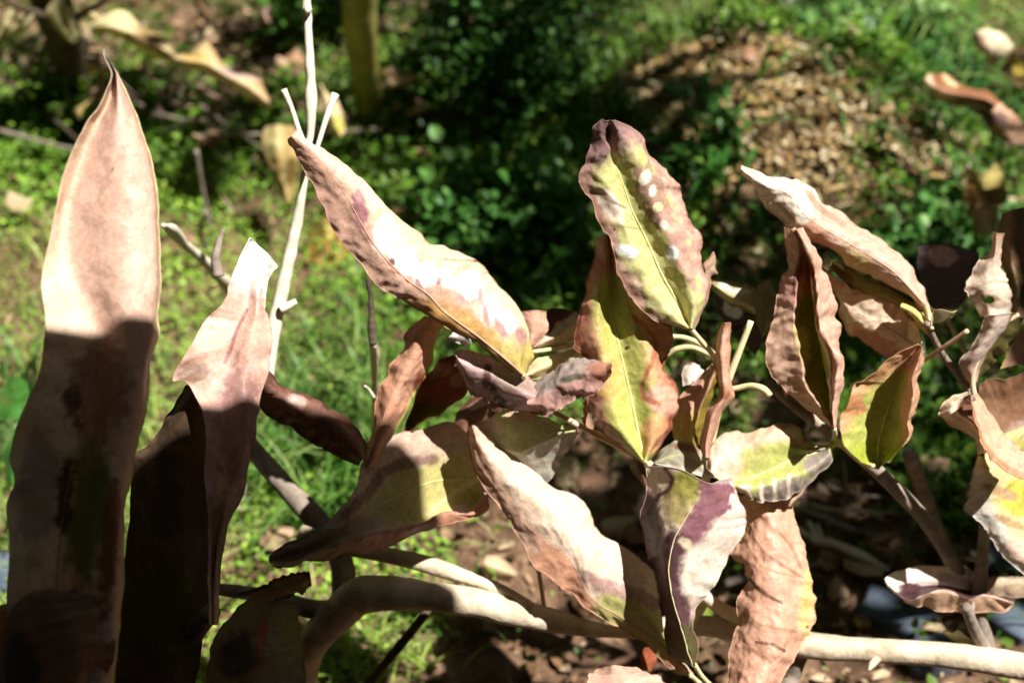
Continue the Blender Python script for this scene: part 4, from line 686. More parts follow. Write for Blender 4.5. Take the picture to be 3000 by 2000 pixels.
# ------------------------------------------------------------------ bare twigs
tw = empty('dead_twig', PG(480, 1950), 'pale upright dead twig with two broken side stalks', 'twig')
ptube('stem', tw, '897,-60 899,20 905,150 912,290 906,430 886,560 872,640 842,780 803,960 770,1120 690,1280 600,1500 520,1750 480,1950', .86, .94, [12, 14, 15, 16, 12, 12, 17, 19, 21, 24, 26, 28, 30, 32], M_TWIG, seg=14, n=150, knob=.24, freq=70)
ptube('side_stalk', tw, '906,445 880,395 855,320 830,262', .863, .855, [9, 8, 7, 10], M_TWIG, n=24)
ptube('side_stalk', tw, '912,480 930,430 955,350 982,276', .863, .87, [8, 7, 8, 12], M_TWIG, n=24)
ptube('node', tw, '888,22 899,26 912,22', .862, .862, [8, 19, 8], M_TWIG, n=12)
ptube('side_stalk', tw, '822,905 845,895 868,882', .90, .90, [14, 12, 9], M_TWIG, n=14)
tw2 = empty('hanging_twig', PG(1100, 1600), 'thin twig with a dark knot, dark above and pale below, in the grass', 'twig')
ptube('stem', tw2, '1080,815 1085,870 1090,940 1093,1010', .90, .90, [8, 8, 13, 12], M_BARKD, n=40, knob=.3, freq=120)
ptube('stem', tw2, '1093,1005 1097,1080 1098,1160 1095,1240 1098,1400 1100,1600', .90, DG(1100, 1600), [11, 11, 9, 9, 9, 9], M_TWIG, n=40)
ptube('side_stalk', tw2, '1097,1165 1080,1140 1068,1130', .91, .90, [5, 4, 3], M_TWIG, n=12)
tw3 = empty('knobbed_twig', PG(700, 1500), 'white knobbed twig end poking up beside the broken leaf', 'twig')
ptube('stem', tw3, '478,660 492,668 508,678 540,715 600,765 650,820 690,870 720,1000 700,1250 700,1500', .85, DG(700, 1500), [7, 10, 20, 15, 14, 18, 20, 20, 20, 20], M_TWIG, n=90, knob=.2, freq=90)
ptube('side_stalk', tw3, '640,810 632,760 640,715 655,670', .86, .86, [18, 13, 9, 4], M_BARKG, n=24, knob=.3)
tw4 = empty('pale_twig', PG(2450, 1600), 'pale broken dry twig lying on the dark soil', 'twig')
ptube('stem', tw4, '2335,1545 2380,1578 2440,1592 2520,1625 2580,1655 2605,1670', DG(2340, 1545)-.02, DG(2600, 1670)-.03, [9, 12, 12, 13, 9, 3], M_TWIG, n=50, knob=.25, freq=110)
ptube('side_stalk', tw4, '2395,1580 2380,1550 2370,1528', DG(2395, 1580)-.022, DG(2370, 1528)-.03, [9, 9, 8], M_TWIG, n=14)
ptube('side_stalk', tw4, '2410,1580 2400,1555 2392,1535', DG(2395, 1580)-.022, DG(2370, 1528)-.03, [6, 7, 6], M_TWIG, n=14)
st = empty('broken_stake', PG(2770, 1640), 'short broken tan stick leaning over the soil', 'stick')
ptube('stem', st, '2665,1330 2700,1430 2735,1530 2765,1610', 1.02, DG(2765, 1610)-.01, [22, 24, 24, 26], M_BARKG, n=40)
# ------------------------------------------------------------------ things in the background
def ground_leaf(name, label, cols, base, layers, lift=.03, group=None, **kw):      # a leaf lying on the ground cover
    xs = np.array([parse(s)[:, :2].mean(0) for _, s in cols]).mean(0); d = DG(*xs, lift)
    kw.setdefault('nu', 22); kw.setdefault('nv', 44); kw.setdefault('amp', .003); kw.setdefault('rag', .003)
    sl = kw.pop('slope', 0)
    return leaf(None, label, d+sl, d-sl, cols, base, layers, name=name, cat='leaf', group=group, **kw)
ground_leaf('fallen_leaf', 'big yellow tan rolled leaf lying in the brown litter', [(2.5, '510,158 491,116 428,85 393,58 348,36 286,58 262,78'), (-1.5, '508,168 470,140 415,118 375,95 330,78 290,75 264,82'), (2, '505,185 455,172 424,158 357,118 320,103 277,92 266,86')], '#eadb9e', [('l', '375,105 430,125 500,165', 9, '#7a6030', .5), ('v', '#a8904e', .5), ('b', 450, 100, 50, 30, 20, '#b09060', .5)], lift=.2, veins=8)
ground_leaf('fallen_leaf', 'long brown rolled leaf touching the yellow rolled leaf', [(2, '513,160 558,145 603,132 660,187 720,205 760,216'), (-1.5, '513,172 560,180 610,190 670,225 730,255 790,305'), (2, '515,185 560,205 610,215 670,250 730,285 795,310')], '#d8bd88', [('e', '#a8885a', .2, .2), ('b', 700, 215, 60, 16, 10, '#cdb09a', .5), ('b', 570, 170, 40, 20, 0, '#c4a860', .5)], lift=.2, veins=8)
ground_leaf('hanging_leaf', 'mottled olive tan leaf hanging limp behind the upright twig', [(1, '780,370 770,420 790,480 810,540 830,590'), (0, '815,365 815,420 825,480 835,540 845,592'), (1.5, '865,370 870,430 872,490 868,540 858,590')], '#b39a5c', [('b', 800, 400, 30, 60, 0, '#c8b878', .5), ('b', 850, 500, 22, 40, 0, '#6a5a30', .5)], lift=.12)
ground_leaf('fallen_leaf', 'pale yellow leaf standing up just behind the upright twig', [(1, '985,400 950,350 935,300 930,250'), (0, '1000,398 975,340 958,290 938,248'), (1.2, '1010,385 1000,330 985,290 950,262')], '#e6cf9a', [('b', 990, 370, 20, 30, 0, '#c9bd52', .5)], lift=.14)
ground_leaf('fallen_leaf', 'ochre brown leaf lying in the bright grass by the upright twig', [(1, '900,760 905,690 930,640'), (0, '950,785 960,710 965,640'), (1, '1010,770 1030,700 1010,650')], '#c09048', [('b', 930, 670, 40, 40, 0, '#8a6a40', .5)], lift=.03)
ground_leaf('fallen_leaf', 'cream torn leaf caught on the grass tussock', [(.8, '2905,195 2890,165 2862,140 2850,115'), (0, '2925,180 2910,150 2885,120 2865,92'), (.8, '2965,150 2970,130 2935,102 2890,88')], '#ecd9ae', [('b', 2870, 110, 26, 20, 0, '#c0a080', .5), ('b', 2915, 170, 10, 22, 0, '#a88a5a', .4)], lift=.22)
ground_leaf('fallen_leaf', 'dark leaf with yellow corner lying behind the cream torn leaf', [(.8, '2930,205 2950,170 2985,130'), (0, '2960,235 2985,190 3010,150'), (.8, '2990,260 3020,215 3040,170')], '#6a5838', [('b', 2985, 195, 22, 26, 0, '#e3c84a', .3)], lift=.2)
ground_leaf('fallen_leaf', 'reddish brown rolled leaf with cream inner edge in the grass', [(1.5, '2925,300 2890,270 2820,252 2780,225 2720,215'), (-1, '2920,310 2880,288 2800,275 2750,262 2712,235'), (1.5, '2910,320 2870,312 2800,300 2740,285 2715,255')], '#9a6a48', [('l', '2720,225 2735,275 2790,285', 10, '#e6c49c', .5), ('l', '2765,218 2780,240 2800,250', 6, '#e8cf98', .5)], lift=.2, veins=6)
ground_leaf('fallen_leaf', 'broad peach tan leaf fanned out below the reddish rolled leaf', [(1, '2815,310 2860,330 2890,370 2930,410'), (0, '2850,305 2900,320 2940,370 2975,425'), (1, '2925,300 2960,325 2995,360 3030,420')], '#dca884', [('b', 2905, 345, 44, 24, 10, '#7a6258', .3), ('v', '#b8805c', .6), ('b', 2870, 310, 50, 10, 0, '#cdbd98', .5)], lift=.18, veins=6)
ground_leaf('fallen_leaf', 'angular yellow leaf with two points', [(.8, '2870,560 2850,530 2828,490'), (0, '2890,555 2880,525 2880,505'), (.8, '2935,545 2938,510 2915,480')], '#d9c66e', [('b', 2840, 500, 14, 14, 0, '#f0e2a8', .4)], lift=.2)
ground_leaf('fallen_leaf', 'brown shadowed leaf under the angular yellow leaf', [(1, '2825,600 2825,560 2830,500'), (0, '2880,610 2885,565 2875,540'), (1, '2945,600 2950,560 2940,530')], '#8a6c3c', [], lift=.17)
ground_leaf('fallen_leaf', 'curled tan leaf hanging below the angular yellow leaf', [(1, '2870,690 2850,650 2835,615'), (0, '2890,695 2880,650 2870,595'), (1, '2915,680 2920,640 2920,600')], '#dcb88c', [('e', '#b8946a', .3, .2)], lift=.16)
ground_leaf('fallen_leaf', 'pinkish dry leaf lying on the shaded herbs', [(1, '590,400 610,380 640,372'), (0, '600,425 630,410 660,400'), (1, '625,440 650,435 668,425')], '#c08a78', [], lift=.04, nu=14, nv=24)
ground_leaf('fallen_leaf', 'small mauve dry leaf near the hanging olive leaf', [(1, '735,460 755,440 785,435'), (0, '745,485 770,470 795,460'), (1, '765,500 785,490 795,480')], '#b8907c', [], lift=.03, nu=14, nv=24)
for k, (x, y) in enumerate([(385, 215), (415, 215), (450, 235), (430, 285), (470, 275), (500, 255), (405, 320), (470, 330), (530, 265), (370, 240), (520, 310), (90, 140), (130, 120), (75, 165), (60, 130)]):
    a = random.uniform(-1, 1); l = random.uniform(30, 48); cx, sx = math.cos(a+1.2), math.sin(a+1.2); wd = random.uniform(11, 17)
    pt = lambda t, s: '%.0f,%.0f' % (x+cx*l*(t-.5)*2*.6-sx*wd*s, y+sx*l*(t-.5)*2*.6+cx*wd*s)
    ground_leaf('curled_leaf', 'small curled tan leaf in the heap beside the tip of the tall leaf' if x > 200 else 'small curled tan leaf scattered below the yellow leaved sapling', [(1.2, pt(0, .3)+' '+pt(.5, 1)+' '+pt(1, .3)), (-.5, pt(0, 0)+' '+pt(.5, 0)+' '+pt(1, 0)), (1.2, pt(0, -.3)+' '+pt(.5, -1)+' '+pt(1, -.3))], random.choice(['#c8a68a', '#b8967c', '#d2b294']), [], lift=.05, nu=10, nv=16,
                group='small curled leaves heaped by the tall leaf' if x > 200 else 'small curled leaves below the sapling')
for k in range(26):                        # curled dead leaves hanging about the stems at the top
    x, y = (random.uniform(560, 1460), random.uniform(0, 420)) if k < 18 else (random.uniform(20, 330), random.uniform(150, 330))
    a = random.uniform(0, 3.14); l = random.uniform(40, 85); cx, sx = math.cos(a), math.sin(a); wd = random.uniform(12, 24)
    pt = lambda t, q: '%.0f,%.0f' % (x+cx*l*(t-.5)*1.2-sx*wd*q+10*math.sin(t*5+k), y+sx*l*(t-.5)*1.2+cx*wd*q)
    ground_leaf('withered_leaf', 'withered curled leaf among the dry stems round the green stemmed plant' if k < 18 else 'withered curled leaf at the foot of the yellow leaved sapling', [(1.6, ' '.join(pt(t, w_) for t, w_ in ((0, .2), (.35, .9), (.7, .8), (1, .1)))), (-.8, ' '.join(pt(t, 0) for t in (0, .35, .7, 1))), (1.6, ' '.join(pt(t, -w_) for t, w_ in ((0, .2), (.35, .9), (.7, .8), (1, .1))))],
                random.choice(['#c2a07c', '#a5825e', '#d6bd8c', '#b89a88', '#c0ad68']), [('v', '#8a6848', .5), ('e', '#8a6a4a', .25, .2)], lift=random.uniform(.06, .16), nu=14, nv=26, veins=4, group='withered leaves round the plant stem' if k < 18 else 'withered leaves at the sapling')
for k in range(22):
    x, y = (random.uniform(40, 1300), random.uniform(40, 460)) if k < 15 else (random.uniform(2150, 2950), random.uniform(1450, 1900)); a = random.uniform(-.6, .9); l = random.uniform(70, 190)
    z = .05 if k < 15 else .015; q = PG(x, y, z)
    o = empty('dry_stick', q, 'thin dry stick lying in the tangle of litter and stems' if k < 15 else 'thin dry stick lying on the shaded soil', 'stick', 'dry sticks in the litter' if k < 15 else 'dry sticks on the soil')
    pts = [PG(x+math.cos(a)*l*t, y+math.sin(a)*l*t+random.gauss(0, 6), z+random.uniform(0, .04 if k < 15 else .008)) for t in (-1, -.4, .3, 1)]
    tube('stem', o, pts, np.array([1, .9, .7, .4])*random.uniform(.0018, .0038), random.choice([M_BARK, M_BARKG, M_BARKD, M_BARKG]), seg=7, n=24, knob=.2, freq=120)
# generic dry leaves scattered over the litter: one mesh, many objects
def scatter_leaves():
    protos = []
    for h in ('#c9a884', '#b08a68', '#d8bf94', '#9a7656'):
        cols = [(.3, '1480,1000 1470,960 1485,920'), (-.1, '1500,1000 1500,960 1500,915'), (.4, '1520,1000 1532,960 1515,920')]
        v, f, c, _ = leaf_geometry(cols, 1, 1, h, [('v', '#8a6a4e', .5)], 10, 16, .0015, .001, 4, .5, False, None, (), len(protos)+90)
        v = v-v.mean(0); R = np.stack([AXR, AXU, -AXF]); v = v@R.T
        protos.append(mesh('scattered_leaf', v, f, M_LEAF, c))
    spots = []
    while len(spots) < 70:
        x, y = random.uniform(-100, 3100), random.uniform(-60, 1950)
        z = np.array([x]), np.array([y])
        lit = x < 1250 and y < 400
        onm = 1750 < x < 2550 and 120 < y < 620; soil = in_poly(z[0], z[1], SOIL_POLYS[0])[0]
        if random.random() < (.9 if lit else .5 if onm else .3 if soil else .08): spots.append((x, y, lit, onm, soil))
    for x, y, lit, onm, soil in spots:
        g = PG(x, y); zz = zg(np.array([g[0]]), np.array([g[1]]))[0]
        o = link('scattered_leaf', random.choice(protos)); o.location = (g[0], g[1], zz+(.03 if not (soil or onm) else .012)); s = random.uniform(.7, 1.7)
        o.scale = (s, s, s*random.uniform(.8, 2)); o.rotation_euler = (random.gauss(0, .4), random.gauss(0, .4), random.uniform(0, 6.28))
        lab = ('small dry leaf lying in the brown litter' if lit else 'small dry leaf lying on the soil mound' if onm else 'small dry leaf lying on the bare dark soil' if soil else 'small dry leaf lying among the green herbs')
        tag(o, lab, 'leaf', lab.replace('small dry leaf', 'dry leaves'))
scatter_leaves()
# saplings behind
sp = empty('yellow_leaved_sapling', PG(250, 330), 'sapling with drooping pale yellow leaves and a dark trunk put in for deep shade', 'sapling')
d0 = DG(250, 330)
ptube('trunk', sp, '250,340 225,240 190,120 150,0 120,-120', d0, d0-.28, [52, 50, 55, 60, 60], M_BARKD, n=50, seg=14)  # dark trunk stands in for a region of deep shade
ptube('branch', sp, '185,100 215,60 260,30 330,-10', d0-.2, d0-.3, [14, 12, 10, 8], M_BARKD, n=24)
ptube('branch', sp, '165,60 110,40 50,20 -20,-30', d0-.22, d0-.3, [14, 12, 10, 8], M_BARKD, n=24)
for k, (cols, h) in enumerate([
    ([(.6, '170,-10 140,30 152,75 180,105 215,126'), (0, '180,-10 165,30 178,70 198,100 217,127'), (.6, '190,-10 186,30 186,70 205,95 219,126')], '#e6dd9a'),
    ([(.5, '190,20 190,50 198,90 216,124'), (0, '200,20 206,60 212,95 220,124'), (.8, '206,22 222,75 233,105 222,126')], '#d2ca8a'),
    ([(.5, '42,10 10,60 -10,110 -5,135'), (0, '44,12 25,60 8,105 0,132'), (.5, '44,16 40,50 25,100 3,130')], '#e8e0a2'),
    ([(.5, '100,40 60,50 40,80 20,110'), (0, '98,48 72,70 52,90 24,112'), (.5, '96,60 80,82 60,96 28,112')], '#d8d09a'),
    ([(.5, '10,-10 30,10 20,25 0,30'), (0, '5,-5 20,15 8,28 -8,34'), (.6, '0,0 10,25 -8,35 -20,38')], '#e0d890'),
    ([(.5, '230,10 260,-6 290,0 298,15'), (0, '232,16 262,8 285,12 296,20'), (.5, '235,22 262,24 285,24 296,22')], '#d6cc8a'),
    ([(.5, '235,25 262,30 285,48 300,52'), (0, '232,30 260,40 280,52 298,55'), (.5, '232,36 256,46 276,56 294,57')], '#cdbf86')]):
    leaf(sp, None, d0-.26, d0-.24, cols, h, [('v', '#a8a058', .4), ('e', '#c8b878', .2, .15)], nu=16, nv=30, amp=.0025, rag=.001, veins=5)
s2 = empty('green_stemmed_plant', PG(1080, 370), 'thick upright plant stem with olive green lit side and dry leaf bases at its foot', 'plant')
d1 = DG(1080, 370)
ptube('stem', s2, '1085,380 1080,300 1065,180 1055,60 1060,-120', d1, d1-.32, [44, 40, 44, 50, 55], M_STEMY, n=50, seg=16, knob=.05)
for k, (x0, y0, x1, y1, r) in enumerate([(1050, 360, 1020, 470, 15), (1100, 350, 1150, 400, 12), (1085, 350, 1000, 430, 13), (1120, 360, 1180, 310, 14)]):
    ptube('leaf_base', s2, f'{x0},{y0} {(x0+x1)//2},{(y0+y1)//2-12} {x1},{y1}', d1-.02, d1-.06, [r, r*.9, r*.5], M_BARK, n=20)
for k, s in enumerate(['1150,400 1165,460 1172,510', '1110,400 1090,440 1110,470', '1180,350 1215,330 1240,310', '1130,390 1160,380 1190,390']):
    ptube('dry_stalk', s2, s, d1-.05, d1-.1, [9, 7, 6], M_BARK, n=16, knob=.2)
lg = empty('broken_stick', PG(1200, 340), 'short pinkish cut stick jutting up from the dark herbs', 'stick')
ptube('stem', lg, '1150,365 1185,345 1215,330 1243,312', DG(1150, 365), DG(1200, 340)-.12, [14, 15, 16, 16], M_PETP, n=20)
# thin dry stems standing in the left herbs
for k, (s, b) in enumerate([('575,440 590,540 612,640 628,720', (630, 730)), ('590,350 660,390 780,445', (780, 450)), ('600,620 590,700 640,780', (640, 790))]):
    o = empty('dry_stalk', PG(*b), ['thin bent dry stalk standing in the bright herbs', 'straight dry straw slanting across the dark herbs', 'short dry stalk beside the white knobbed twig'][k], 'stalk')
    ptube('stem', o, s, DG(*b)-.10, DG(*b), [8, 7, 8], M_BARKG if k != 1 else M_BARK, n=24)
# straw and roots over the mound
for k, s in enumerate(['2225,215 2280,185 2330,130 2420,190', '2220,220 2245,190 2262,165', '2260,190 2310,165 2345,140', '2330,135 2380,150 2440,200 2460,215', '1950,330 2010,250 2060,220', '2060,215 2080,300 2100,390', '2500,260 2530,310 2500,370']):
    p = parse(s); gx, gy = p[len(p)//2, :2]; d = DG(gx, gy, .13)
    o = empty('dry_straw' if k != 5 else 'dark_stalk', P(gx, gy, d), ['bent straw arching over the crest of the mound', 'short straw leaning on the mound', 'straw crossing the dark hollow of the mound', 'straw running down the far side of mound', 'long root lying at the foot of the mound', 'thin dark stalk standing before the mound', 'curved straw at the grassy side of the mound'][k], 'straw')
    ptube('stem', o, s, d, d-.02, [6, 6, 5], M_BARKD if k == 5 else M_BARK, n=24, knob=.2)
# small bush with fine leaves behind
def bush(name, label, px, py, h, wid, n, size, hx, group=None, stems=6, seed=1):
    g = PG(px, py); g[2] = zg(np.array([g[0]]), np.array([g[1]]))[0]
    o = empty(name, g, label, 'bush', group); r = np.random.default_rng(seed); C = []
    for k in range(stems):
        a = r.uniform(0, 6.28); e = g+np.array([math.cos(a)*wid*r.uniform(.3, .9), math.sin(a)*wid*r.uniform(.3, .9), h*r.uniform(.6, 1)])
        m = (g+e)/2+np.array([r.normal(0, .02), r.normal(0, .02), h*.1]); tube('stem', o, [g, m, e], [.004, .003, .0012], M_BARKD, seg=6, n=14)
        C += [e, m*.4+e*.6, m]
    C = np.array(C); i = r.integers(0, len(C), n); p = C[i]+r.normal(0, wid*.24, (n, 3)); p[:, 2] = np.maximum(p[:, 2], g[2]+.01)
    base = np.array([hexc(q) for q in hx])[r.integers(0, len(hx), n)]*r.uniform(.7, 1.15, (n, 1))
    c = leaflets('crown', p, size*r.uniform(.6, 1.4, n), base, r.normal(.2, .6, n), M_HERB, aspect=.75, parent=None)
    c.parent = o; c.matrix_parent_inverse = Matrix.Translation(-Vector(g)); c['kind'] = 'stuff'
    return o
bush('small_leaved_bush', 'dark fine leaved bush growing between the plant stem and the mound', 1480, 420, .22, .13, 5200, .008, ['#2f5a24', '#3f6f2a', '#527f30'], stems=12, seed=5)
bush('small_leaved_bush', 'fine leaved bush with olive tips behind the shaded herbs', 1640, 130, .22, .16, 5200, .008, ['#4a7028', '#6a8a34', '#3c6428', '#8a9a48'], stems=12, seed=6)
bush('leafy_herb', 'bright green leafy herb tuft beside the upright twig', 990, 120, .12, .09, 1300, .014, ['#5f9a3a', '#7db04a'], stems=7, seed=7)
bush('leafy_herb', 'bushy herb with larger soft leaves in shade behind the bleached leaf', 1500, 820, .12, .10, 900, .017, ['#4a8034', '#5f9440'], stems=8, seed=8)
bush('leafy_herb', 'feathery green herb beside the soil mound', 2560, 330, .10, .07, 420, .016, ['#6fa04a', '#85b05a'], stems=7, seed=9)
bush('leafy_herb', 'lush herb tuft at the foot of the grass slope', 2760, 840, .06, .11, 1500, .012, ['#4f8a38', '#6ea048'], stems=9, seed=10)
bush('leafy_herb', 'pale speckled herb standing on the crest by the mound', 2420, 60, .16, .12, 1300, .010, ['#8a9a78', '#6f8f50', '#c8c8b8', '#507a3a'], stems=9, seed=12)
# broad leaves of a weed by the left edge
wd = empty('broad_leaved_weed', PG(40, 1500), 'broad leaved green weed showing beside the tall tan leaf', 'weed')
for k, (c, h) in enumerate([([(.6, '20,1440 5,1300 -10,1180 30,1110'), (0, '40,1440 40,1300 40,1180 55,1105'), (.8, '60,1440 75,1300 85,1180 80,1120')], '#4f8a3c'), ([(.6, '0,1330 -20,1260 -10,1230'), (0, '25,1320 20,1270 30,1225'), (.6, '45,1300 55,1260 50,1225')], '#8ab868')]):
    leaf(wd, None, 1.16, 1.14, c, h, [('v', '#9ac070', .4)], nu=16, nv=30, veins=6)
ptube('stem', wd, '40,1430 42,1470 40,1510', 1.16, DG(40, 1510), [8, 8, 9], M_STEMY, n=12)
# stones in the shade at the right
import bmesh
def stone(px, py, s, label, seed):
    bm = bmesh.new(); bmesh.ops.create_cube(bm, size=2); bmesh.ops.bevel(bm, geom=bm.edges[:], offset=.35, segments=3, affect='EDGES', profile=.6)
    bmesh.ops.subdivide_edges(bm, edges=bm.edges[:], cuts=1, use_grid_fill=True)
    v = np.array([q.co[:] for q in bm.verts]); f = [[q.index for q in p.verts] for p in bm.faces]; bm.free()
    v = v*(1+.16*vnoise(v*1.1+seed*9.1))[:, None]*np.array(s)
    a = seed*1.3; v = v@np.array([[math.cos(a), math.sin(a), 0], [-math.sin(a), math.cos(a), 0], [0, 0, 1]])
    g = PG(px, py); o = link('stone', mesh('stone', v, f, M_STONE)); o.location = (g[0], g[1], zg(np.array([g[0]]), np.array([g[1]]))[0]+s[2]*.5)
    tag(o, label, 'stone')
stone(2940, 1640, (.03, .024, .012), 'flat pale grey stone under the blotched yellow leaf', 1)
stone(2600, 1830, (.026, .018, .01), 'grey stone tinted blue for sky light in the shade above the thick branch', 2)
stone(2960, 1850, (.022, .02, .01), 'grey stone tinted blue for sky light beside the dark branch fork', 3)
stone(2690, 1810, (.014, .012, .008), 'small pale pebble between two shaded stones', 4)
stone(2720, 1960, (.024, .016, .01), 'grey stone under the thick branch', 5)
stone(10, 1680, (.02, .02, .012), 'pale stone tinted blue for sky light beside the foot of the tall leaf', 6)

# ------------------------------------------------------------------ unseen helpers added for shade: a board and a tree shaped to their shadows
E1 = np.array([SUN[2], 0, -SUN[0]]); E1 /= np.linalg.norm(E1); E2 = np.cross(SUN, E1)
bd = empty('shadow_board', (.75, -.55, 0), 'unseen board on a long arm and post, added to cast shade on the shoot', 'board')
poly = [(-.62, .49), (-.45, .548), (-.385, .562), (-.32, .592), (-.215, .645), (-.196, .64), (-.178, .61), (-.15, .595), (-.135, .57), (-.12, .35), (-.08, .05), (-.05, -.45), (-1.3, -.55), (-1.3, .3)]  # outline shaped to throw the wanted shadow edge
v = [a*E1+b*E2+(1.02+t)*SUN for t in (0, .015) for a, b in poly]; k = len(poly)
link('shadow_panel', mesh('shadow_panel', v, [list(range(k)), list(range(2*k-1, k-1, -1))]+[[i, (i+1) % k, k+(i+1) % k, k+i] for i in range(k)], M_BOARD, smooth=False), bd)
p0 = -.3*E1+.3*E2+1.045*SUN
tube('arm', bd, [p0, (p0+np.array([.75, -.55, 1.16]))/2, [.75, -.55, 1.16]], [.012, .012, .012], M_BOARD, knob=.02)
tube('post', bd, [[.75, -.55, -.05], [.75, -.55, .6], [.75, -.55, 1.2]], [.025, .025, .024], M_BOARD, knob=.02)
SHADE = [  # px on the ground, radius in m, leaves
    (1450, 300, .20, 120), (1330, 560, .16, 90), (1560, 700, .17, 110), (1700, 560, .10, 45), (1950, 930, .13, 70), (2150, 930, .09, 36), (1250, 120, .14, 60), (1100, 330, .08, 25), (2400, 950, .07, 26), (2740, 950, .10, 40), (2700, 330, .05, 10),
    (130, 330, .10, 40), (480, 470, .08, 18), (680, 520, .07, 16), (1500, 950, .10, 40), (2330, 1080, .07, 24), (2750, 1130, .05, 12), (1850, 1450, .10, 60), (2150, 1480, .10, 60), (2450, 1520, .11, 60), (2700, 1480, .11, 60), (2850, 1640, .08, 40), (900, 1330, .05, 10), (30, 1300, .05, 12), (800, 60, .10, 20), (450, 330, .07, 24), (700, 420, .06, 20), (720, 150, .08, 30), (60, 270, .08, 26), (1900, 1600, .09, 50), (2500, 1700, .10, 60), (2200, 1700, .08, 40), (1500, 1420, .05, 14), (2300, 1640, .06, 20)]
tr = empty('shade_caster_tree', (2.6, 1.0, 0), 'unseen tree with spreading limbs added to shade the bed', 'tree')  # added tree; its leaf clumps hang wherever ground shade is wanted
tube('trunk', tr, [[2.6, 1.0, -.05], [2.55, 1.02, .8], [2.4, 1.05, 1.6], [2.1, 1.1, 2.1]], [.09, .08, .065, .05], M_BARKD, n=40, seg=14)
pos, nl = [], 0
for x, y, r, n in SHADE:
    g = PG(x, y); c = g+SUN*(1.75/SUN[2])
    for _ in range(n):
        a, q = random.uniform(0, 6.28), r*math.sqrt(random.random())
        pos.append(c+np.array([math.cos(a)*q, math.sin(a)*q, 0])+SUN*random.uniform(-.08, .22))
    if r >= .1:
        m_ = (c+np.array([2.2, 1.1, 2.05]))/2+np.array([0, 0, .12]); tube('limb', tr, [[2.2, 1.08, 2.0], m_, c+np.array([0, 0, .06])], [.018, .010, .003], M_BARKD, seg=7, n=18)
pos = np.array(pos); n = len(pos)
o = leaflets('crown', pos, RNG.uniform(.035, .06, n), np.tile(hexc('#55803a'), (n, 1))*RNG.uniform(.7, 1.1, (n, 1)), RNG.normal(0, .35, n), M_HERB, aspect=.6)
o.parent = tr; o.matrix_parent_inverse = Matrix.Translation((-2.6, -1.0, 0))

# unseen foliage walls and a tall tree, added to close off the sky light
def sky_blocker(x0, y0, x1, y1, h, th, label, seed):
    r = np.random.default_rng(seed); o = empty('sky_blocker', ((x0+x1)/2, (y0+y1)/2, 0), label, 'sky_blocker')
    d = np.array([x1-x0, y1-y0]); L = np.hypot(*d); d /= L; nrm = np.array([-d[1], d[0]])
    nx, nz = int(L/.12)+2, int(h/.12)+2; V, F = [], []
    for sgn in (-1, 1):
        for i in range(nx):
            for k in range(nz):
                t, z = L*i/(nx-1), h*k/(nz-1)-.02; V.append((t, sgn*th*.5*(1-.35*(k/(nz-1))**3), z))
    V = np.array(V); V[:, 1] += .05*fbm(V*5+seed, 3); V[:, 2] += (V[:, 2] > .1)*.06*fbm(V*4+seed+9, 3)
    for sI in range(2):
        for i in range(nx-1):
            for k in range(nz-1):
                a = sI*nx*nz+i*nz+k; F.append((a, a+1, a+nz+1, a+nz))
    for i in range(nx-1): F.append((i*nz+nz-1, (i+1)*nz+nz-1, nx*nz+(i+1)*nz+nz-1, nx*nz+i*nz+nz-1))
    W = np.stack([x0+V[:, 0]*d[0]+V[:, 1]*nrm[0], y0+V[:, 0]*d[1]+V[:, 1]*nrm[1], V[:, 2]], 1)
    link('core', mesh('core', W, F, M_BARKD), o)
    n = int(L*h*260); t = r.uniform(0, L, n); z = r.uniform(.02, h+.04, n); q = np.where(r.random(n) < .5, -1, 1)*(th*.5+r.uniform(-.03, .05, n))
    p = np.stack([x0+t*d[0]+q*nrm[0], y0+t*d[1]+q*nrm[1], z], 1)
    c = leaflets('foliage', p, r.uniform(.03, .06, n), np.tile(hexc('#3f6a2c'), (n, 1))*r.uniform(.6, 1.1, (n, 1)), r.normal(0, .7, n), M_HERB, aspect=.6)
    c.parent = o; c.matrix_parent_inverse = Matrix.Translation((-(x0+x1)/2, -(y0+y1)/2, 0)); c['kind'] = 'stuff'
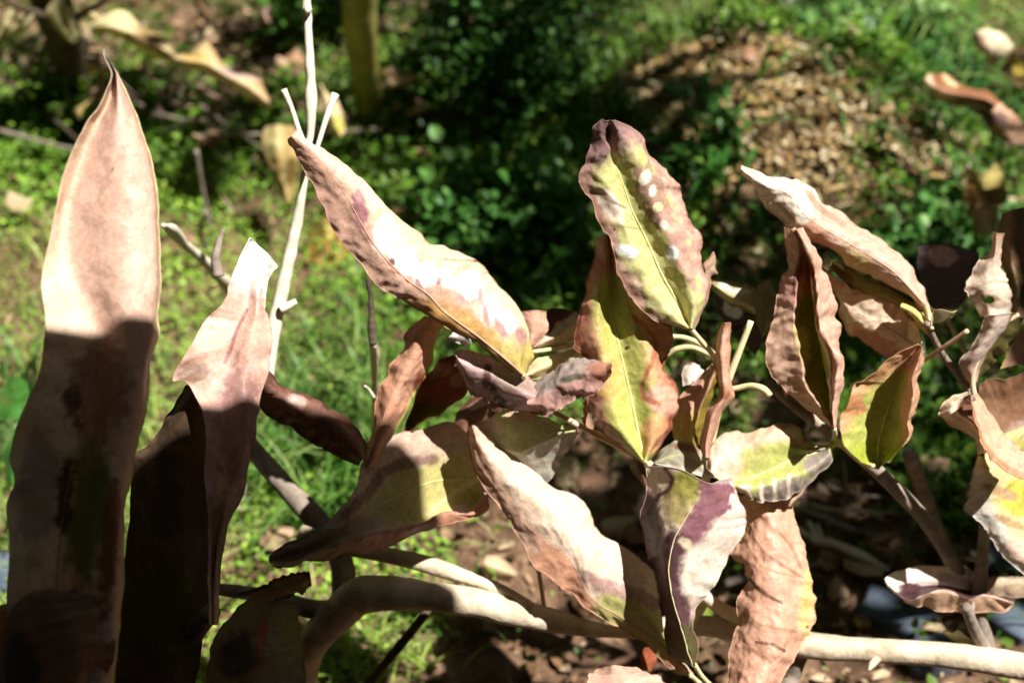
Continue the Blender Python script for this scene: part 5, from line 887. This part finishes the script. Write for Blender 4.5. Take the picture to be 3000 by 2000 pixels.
sky_blocker(-1.5, -.7, -1.5, 3.6, 2.6, .5, 'unseen foliage wall added to block sky on the side of the tall pointed leaf', 21)
sky_blocker(-2.4, 3.9, 3.4, 3.9, 2.6, .5, 'unseen foliage wall added to block sky at the far end of the bed', 22)
sky_blocker(3.3, -1.6, 3.3, 3.7, 2.2, .5, 'unseen foliage wall added to block sky beyond the dappling tree', 23)
sky_blocker(-2.2, -1.0, 3.3, -1.0, 2.4, .4, 'unseen foliage wall added to block sky facing the soil mound', 24)
t2 = empty('sky_blocker_tree', (-1.7, 2.6, 0), 'unseen dense tree added to block the high sky', 'tree')
tube('trunk', t2, [[-1.7, 2.6, -.05], [-1.68, 2.58, 1.2], [-1.6, 2.5, 2.4], [-1.4, 2.3, 3.4]], [.14, .12, .10, .06], M_BARKD, n=40, seg=14)
r = np.random.default_rng(40); n = 46000
p = np.stack([r.uniform(-4.8, 5.2, n), r.uniform(-3.5, 5.5, n), r.uniform(2.5, 4.2, n)], 1)
gx, gy = p[:, 0]-p[:, 2]*SUN[0]/SUN[2], p[:, 1]-p[:, 2]*SUN[1]/SUN[2]
ok = ~((np.abs(gx) < .9+.06*vnoise(p*3)) & (gy > .35) & (gy < 2.35)) & (np.hypot(p[:, 0]-.2, p[:, 1]-1.0) < 4.5+.6*vnoise(p*.9)) & (vnoise(p*1.6+7) > -.55)
p = p[ok]; n = len(p)
o = leaflets('crown', p, r.uniform(.08, .15, n), np.tile(hexc('#3f6a2c'), (n, 1))*r.uniform(.6, 1.1, (n, 1)), r.normal(0, .4, n), M_HERB, aspect=.62)
o.parent = t2; o.matrix_parent_inverse = Matrix.Translation((1.7, -2.6, 0))
for k in range(9):
    a = k*.7; e = np.array([-1.0+1.9*math.cos(a), 1.6+1.9*math.sin(a), 3.0]); 
    if abs(e[0]-e[2]*SUN[0]/SUN[2]) < 1.4 and -.1 < e[1]+.5 < 2.9: continue
    tube('limb', t2, [[-1.6, 2.5, 2.4], (np.array([-1.6, 2.5, 2.4])+e)/2+np.array([0, 0, .3]), e], [.05, .03, .008], M_BARKD, seg=8, n=20)
